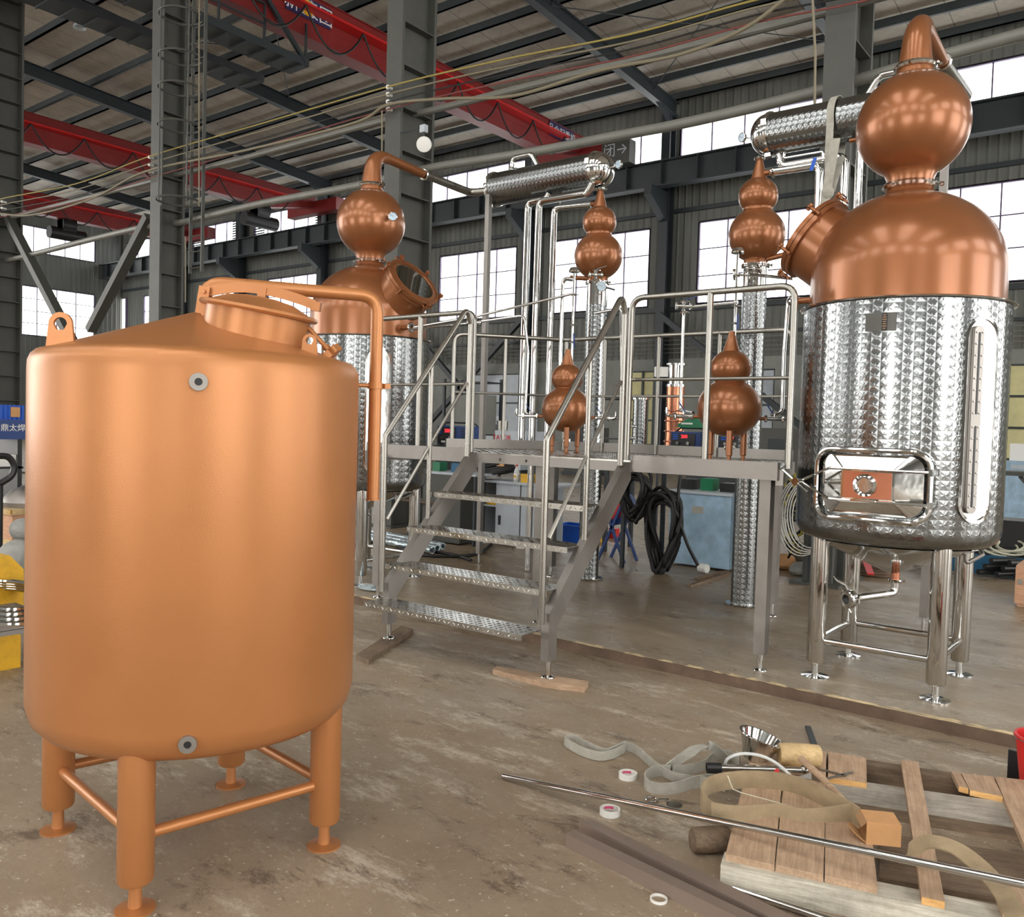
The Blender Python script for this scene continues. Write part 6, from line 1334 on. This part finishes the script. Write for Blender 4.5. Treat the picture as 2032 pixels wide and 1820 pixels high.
# wire coil, yellow hoses, rubble bags between the platform and the right still
c = PY(1592, 1025, 8.7); t = thing('wire_coil', (c.x, 8.7, 0), 'large shiny coil of steel tubing left of the right still', 'coil')
for k in range(7): MB().torus((c.x + .012 * k, 8.7 + .02 * k, c.z + .01 * (k % 3)), .40 - .012 * k, .009, (0.25, -1, 0.05), 48, 6, .62, 1).build('coil_turn', M['steel'], t)
MB().bb(c.x + .02, c.x + .05, 8.86, 8.89, 0, c.z + .36).build('stand_pole', M['paint_d'], t, smooth=False)
t = thing('hose_heap', PY(1565, 1100, 9.6) - V((0, 0, .3)), 'tangle of yellow and black hoses behind the right platform post', 'hose')
for k in range(9):
    pts = [PY(1556 + random.uniform(0, 40), 945 + j * 26 + random.uniform(-10, 10), 9.3 + random.uniform(0, .5)) for j in range(7)]; MB().tube(smoothpath(pts, 5), .014, 6).build('hose', M['cable_y'] if k % 2 else M['black'], t)
for k, (px, py, r, m, lb) in enumerate(((1556, 1130, .12, 'card', 'brown carton-like bundle at the foot of the right platform post'), (1600, 1128, .17, 'rag', 'grey rubble bag nearest the platform post'), (1640, 1138, .16, 'rag', 'grey rubble bag between the still legs'), (1585, 1142, .1, 'rag', 'small whitish bag on the floor in front of the rubble bags'))):
    p = G(px, py); m_ = MB().sph((p.x, p.y, r * .72), r, 20, (1.1, 1, .8))
    for i in range(len(m_.v)): q = m_.v[i]; f = 1 + .1 * sin(q.x * 31 + k) * cos(q.y * 27) + .08 * sin(q.z * 43); m_.v[i] = V((p.x + (q.x - p.x) * f, p.y + (q.y - p.y) * f, max(q.z, .0)))
    one(m_, 'rubble_bag', M[m], lb, 'bag')
# behind the right still: machine bed, beams, belts, crate
for k, (a, b) in enumerate((((1712, 1098), (1728, 1140)), ((1738, 1102), (1760, 1130)))): one(MB().bar(G(*a, .25), G(*b, .12), .07, .015), 'red_strap', M['redb'], ['left red flat strap behind the still drain', 'right red flat strap behind the still drain'][k], 'strap', smooth=False)
p = G(1732, 1142, .0); t = thing('belt_coil', p, 'coil of dark flat belt on the floor behind the still drain', 'belt')
for k in range(4): MB().torus(p + V((0, 0, .02 + .03 * k)), .17 + .01 * (k % 2), .02, UP, 36, 8, 1.2, .8).build('coil_turn', M['kerbf'], t)
e = (PY(1788, 1100, 11.2).x, PY(2040, 1100, 11.2).x, 11.2, 12.2, 0, .16); t = root_of(e, 'machine_bed', 'low teal-painted machine bed behind the right still', 'machine'); MB().bb(e[0], e[1] + 1.5, 11.2, 11.28, 0, .22).build('front_beam', M['cyanb'], t, smooth=False); MB().bb(e[0], e[1] + 1.5, 12.1, 12.2, 0, .3).build('rear_beam', M['cyanb'], t, smooth=False); MB().bb(e[0], e[0] + .1, 11.2, 12.2, 0, .22).build('end_beam', M['cyanb'], t, smooth=False)
m_ = MB()
for k in range(6): m_.bb(e[0] + .1, e[1] + 1.4, 11.35 + .12 * k, 11.42 + .12 * k, .12, .12 + .1 * (1 + k % 2))
m_.build('bed_rails', M['blackp'], t, smooth=False); a = PY(1935, 1100, 11.6); MB().bb(a.x, a.x + 1.6, 11.5, 12.0, .2, .62).build('gear_housing', M['blackp'], t, smooth=False); MB().bb(e[0] + .1, e[0] + .6, 11.5, 12.0, .2, .5).build('blue_housing', M['cyanb'], t, smooth=False)
for k in range(7): a = PY(1945 + 12 * k, 1118 + 3 * (k % 3), 11.0); one(MB().cyl((a.x, 10.9, .06 + .07 * (k % 3)), (a.x + .2, 11.15, .06 + .07 * (k % 3)), .032), 'black_bar_stock', M['blackp'], '%s black round bar from the left in the heap behind the right still' % ORD[k], 'bar', 'black bars heaped by the machine bed')
t = thing('white_cable_heap', PY(1985, 1092, 11.4), 'heap of white cable lying on the dark machine at the right', 'cable')
for k in range(6): c = PY(1975 + 8 * k, 1090 + random.uniform(-4, 6), 11.3); MB().torus((c.x, 11.45, c.z + .01 * k), .16, .012, (random.uniform(-.3, .3), -.5, 1), 28, 6, 1.3, .8).build('coil_turn', M['cable_w'], t)
p = G(2012, 1203); t = thing('wooden_crate', p, 'pine crate with a grey metal clip at the right edge behind the still', 'crate'); zt_ = PY(2012, 1122, p.y).z; MB().bb(p.x, p.x + .6, p.y, p.y + .5, .03, zt_).build('crate_body', M['w_crate'], t, smooth=False); MB().bb(p.x + .02, p.x + .1, p.y + .02, p.y + .48, 0, .03).build('skid', M['w_crate'], t, smooth=False); MB().bb(p.x + .02, p.x + .06, p.y - .004, p.y, zt_ * .55, zt_ * .55 + .05).build('clip', M['steel'], t, smooth=False)
a = PY(1990, 935, 14.0); t = thing('tubular_bench', (a.x, 14, 0), 'bench with crossed tubular legs at the far right', 'bench'); MB().bb(a.x, a.x + 3, 14, 14.6, a.z - .06, a.z).build('bench_top', M['paint'], t, smooth=False)
for s in range(3): MB().bar((a.x + .2 + s, 14.1, 0), (a.x + 1.1 + s, 14.1, a.z - .06), .05, .05).build('leg', M['paint'], t, smooth=False); MB().bar((a.x + 1.1 + s, 14.1, 0), (a.x + .2 + s, 14.1, a.z - .06), .05, .05).build('leg', M['paint'], t, smooth=False)
a = PY(1995, 905, 18.0); t = thing('tool_cupboard', (a.x, 18, 0), 'light blue cupboard with a white pegboard back at the far right', 'cupboard'); MB().bb(a.x, a.x + .55, 18, 18.5, 0, PY(2005, 915, 18).z).build('carcass', M['cabblue'], t, smooth=False); MB().bb(a.x, a.x + 1.0, 18.5, 18.53, PY(2005, 915, 18).z, PY(2005, 880, 18).z).build('pegboard', M['white'], t, smooth=False)
MB().bb(a.x + .1, a.x + .45, 17.99, 18, PY(2005, 930, 18).z, PY(2005, 922, 18).z).build('drawer', M['palegrey'], t, smooth=False)
# stored machines and frames further back, seen between the rails
def frame_rack(px0, px1, Y, h, label):
    a, b = PY(px0, 850, Y), PY(px1, 850, Y); t = thing('storage_rack', (a.x, Y, 0), label, 'rack')
    for x in (a.x, b.x):
        for y in (Y, Y + .8): MB().bb(x - .04, x + .04, y - .04, y + .04, 0, h).build('upright', M['paint_d'], t, smooth=False)
    for z in (.6, 1.3, h - .1): MB().bb(a.x, b.x, Y, Y + .8, z - .04, z).build('shelf', M['paint_d'], t, smooth=False)
    return a.x, b.x
xa, xb = frame_rack(880, 960, 20, 3.0, 'dark rack stacked with pale sheets beyond the left welding machine')
one(MB().bb(xa + .1, xb - .1, 20.2, 20.7, 1.3, 2.5), 'sheet_stack', M['pale'], 'pale sheets standing on the far dark rack', 'sheets', smooth=False)
xa, xb = frame_rack(1160, 1240, 22, 2.6, 'dark rack with shelves beyond the left quilted column')
for k, (px, w, h, Y, m, lb) in enumerate(((1000, 1.5, 1.9, 23, 'palegrey', 'tall pale machine against the back wall beyond the left column'), (1150, 1.2, 1.6, 24, 'paint', 'grey machine against the back wall behind the middle rails'), (1560, 1.4, 1.7, 20, 'paint', 'grey machine far behind the right guard rail'), (1420, 1.6, 1.2, 21, 'paint_d', 'low dark machine far behind the right copper vessel'))):
    p = PY(px, 850, Y); t = thing('stored_machine', (p.x, Y, 0), lb, 'machine'); MB().bb(p.x - w / 2, p.x + w / 2, Y, Y + .9, .1, h).build('housing', M[m], t, smooth=False); MB().bb(p.x - w / 2 - .05, p.x + w / 2 + .05, Y - .05, Y + .95, 0, .1).build('plinth', M['paint_d'], t, smooth=False); MB().bb(p.x - w * .3, p.x + w * .1, Y - .01, Y, h * .55, h * .85).build('panel', M['paint_d'], t, smooth=False)
for px, Y, z, lb in ((1312, 12.5, 1.95, 'white-faced work lamp on a stand beyond the copper column section'),):
    p = PY(px, 738, Y); t = thing('work_lamp', (p.x, Y, 0), lb, 'lamp'); MB().cyl((p.x, Y, 0), (p.x, Y, p.z - .08), .025).build('pole', M['blackp'], t); MB().box(p, (.22, .05, .16), rz=.5).build('lamp_head', M['white'], t, smooth=False)
p = PY(905, 800, 9.9)

# ================================================================ LEFT EDGE
a = PX(-20, 850, -13.5); 
def lbox(px0, px1, pyt, pyb, X, d):         # box whose visible side faces +X (towards the tank)
    p0, p1 = PX(px0, pyt, X), PX(px1, pyb, X); return X - d, X, p0.y, p1.y, p1.z, p0.z
e = lbox(-60, 50, 831, 872, -13.0, .8); t = root_of((e[0], e[1], e[2], e[3], e[4], e[5]), 'blue_tool_chest', 'dark blue steel chest with white lettering at the left edge', 'chest'); o = MB().bb(*e).build('chest', M['navy'], t, smooth=False)
text('鼎太焊机', .11, M['white'], o, (-12.995, PX(34, 850, -13).y, PX(34, 850, -13).z), (0, 1, 0), (0, 0, 1))
tb = e[4]; t2 = thing('chest_stand', (-13.4, (e[2] + e[3]) / 2, 0), 'dark shelving stand under the dark blue chest', 'stand'); 
for y in (e[2] + .05, e[3] - .05): MB().bb(-13.75, -13.05, y - .03, y + .03, 0, tb).build('upright', M['blackp'], t2, smooth=False)
for z in (.3, .75): MB().bb(-13.75, -13.05, e[2], e[3], z, z + .03).build('shelf', M['blackp'], t2, smooth=False)
one(MB().bb(-13.5, -13.1, e[3] - .45, e[3] - .08, .78, .95), 'white_tray', M['white'], 'white plastic tray on the stand below the blue chest', 'tray', smooth=False)
one(MB().bb(-13.6, -13.2, e[3] - 1.1, e[3] - .6, .33, .62), 'parts_box', M['paint'], 'grey parts box on the lowest shelf under the blue chest', 'box', smooth=False)
q = lbox(-60, 48, 801, 829, -13.05, .5); t = root_of(q, 'blue_bin', 'bright blue plastic bin on top of the dark blue chest', 'bin'); m_ = MB().bb(q[0], q[1], q[2], q[3], e[5], q[5])
for k in range(12): yy = q[2] + (q[3] - q[2]) * (k + .5) / 12; m_.bb(q[1], q[1] + .02, yy - .01, yy + .01, e[5], q[5])
m_.build('bin_body', M['blue'], t, smooth=False); pp = PX(32, 818, -13.0); MB().bb(-13.03, -13.02, pp.y - .06, pp.y + .06, pp.z - .07, pp.z + .07).build('paper_tag', M['card'], t, smooth=False)
# tubular chair frame, silver dome, crate, bags, yellow jack, coils
t = thing('folding_chair', PX(20, 960, -10), 'black bent tubular chair frame at the left edge', 'chair'); MB().tube(fillet([PX(-40, 905, -10), PX(18, 905, -10), PX(30, 925, -10), PX(24, 945, -10), PX(0, 960, -10), PX(-50, 975, -10)], .25), .035, 10).build('bent_tube', M['blackp'], t); p = PX(0, 960, -10); MB().cyl((p.x, p.y, 0), p, .03).build('leg', M['blackp'], t); MB().box((p.x, p.y, .02), (.5, .5, .04)).build('base', M['blackp'], t)
GL = FZ
p = G(-5, 1092, GL); t = thing('pine_crate', p, 'pale pine crate with brass clips at the left edge', 'crate'); 
xr = G(24, 1092, GL); Yc = xr.y; zt_ = PY(24, 1012, Yc).z
MB().bb(xr.x - 1.2, xr.x, Yc, Yc + .9, GL + .02, zt_ - .05).build('crate_body', M['w_crate'], t, smooth=False); MB().bb(xr.x - 1.2, xr.x + .03, Yc - .03, Yc + .93, zt_ - .06, zt_).build('lid', M['w_mallet'], t, smooth=False); MB().bb(xr.x - 1.2, xr.x + .02, Yc - .02, Yc + .92, GL, GL + .12).build('skirt', M['w_mallet'], t, smooth=False)
for z in (zt_ - .05, GL + .03): MB().bb(xr.x - .05, xr.x + .035, Yc - .035, Yc - .02, z, z + .05).build('clip', M['brass'], t, smooth=False)
p = V((xr.x - .35, Yc + .4, zt_)); t = thing('silver_dome', p, 'rounded silver vessel end standing on the pine crate', 'vessel'); MB().lathe([(.36, 0), (.37, .06), (.35, .1), (.25, .2), (.1, .26), (0, .27)], p, n=40).build('dome', M['channel'], t)
for k, (px, py, r, lb) in enumerate(((36, 1110, .2, 'grey-white rubble bag right of the pine crate'), (44, 1085, .13, 'smaller pale bag piled beyond the rubble bag'))):
    p = G(px, py + 30, GL); m_ = MB().sph((p.x, p.y, GL + r * .8 + .25 * k), r, 18, (1, 1, .95)); m_.cyl((p.x, p.y, GL), (p.x, p.y, GL + .3 * k + .05), r * .6); one(m_, 'rubble_bag', M['rag'], lb, 'bag')
p = G(20, 1262, GL); p2 = G(46, 1272, GL)
t = thing('yellow_jack', p, 'scratched yellow steel lifting block at the left edge', 'jack'); X_ = PX(46, 1200, -5.9); a = PX(-40, 1105, -6.0); b = PX(47, 1180, -6.0)
MB().prism([(a.y - .2, b.z - .12), (b.y, b.z - .12), (b.y, PX(47, 1130, -6).z), (PX(20, 1103, -6).y, PX(20, 1103, -6).z), (a.y - .2, a.z)], (-6.3, 0, 0), (0, 1, 0), (0, 0, 1), (1, 0, 0), .3).build('block', M['yellow'], t, smooth=False)
q0, q1 = PX(-40, 1262, -5.7), PX(48, 1278, -5.7); MB().prism([(q0.y, GL), (q1.y, GL), (q1.y, q1.z + .05), (q0.y, q1.z + .08)], (-6.2, 0, 0), (0, 1, 0), (0, 0, 1), (1, 0, 0), .45).build('foot_plate', M['yellow'], t, smooth=False); MB().bb(-6.25, -6.05, a.y, b.y - .1, GL, b.z - .12).build('stem', M['blackp'], t, smooth=False)
t = thing('tube_coil', PX(20, 1200, -5.6), 'coil of shiny bent steel tube in front of the yellow block', 'coil')
for k in range(4): c = PX(10, 1180 + 7 * k, -5.65); MB().torus(c, .26 + .02 * k, .016, (0.1, 0, 1), 40, 8, .9, 1.3).build('coil_turn', M['polish'], t)
t = thing('bar_stack', PX(20, 1230, -5.6), 'stack of dark steel bars below the shiny tube coil', 'bars')
for k in range(5): a, b = PX(-60, 1208 + 10 * k, -5.6), PX(47, 1206 + 10 * k, -5.6); MB().bar((-5.62, a.y, b.z), (-5.62, b.y, b.z), .2, .028).build('bar', M['channel'], t, smooth=False)
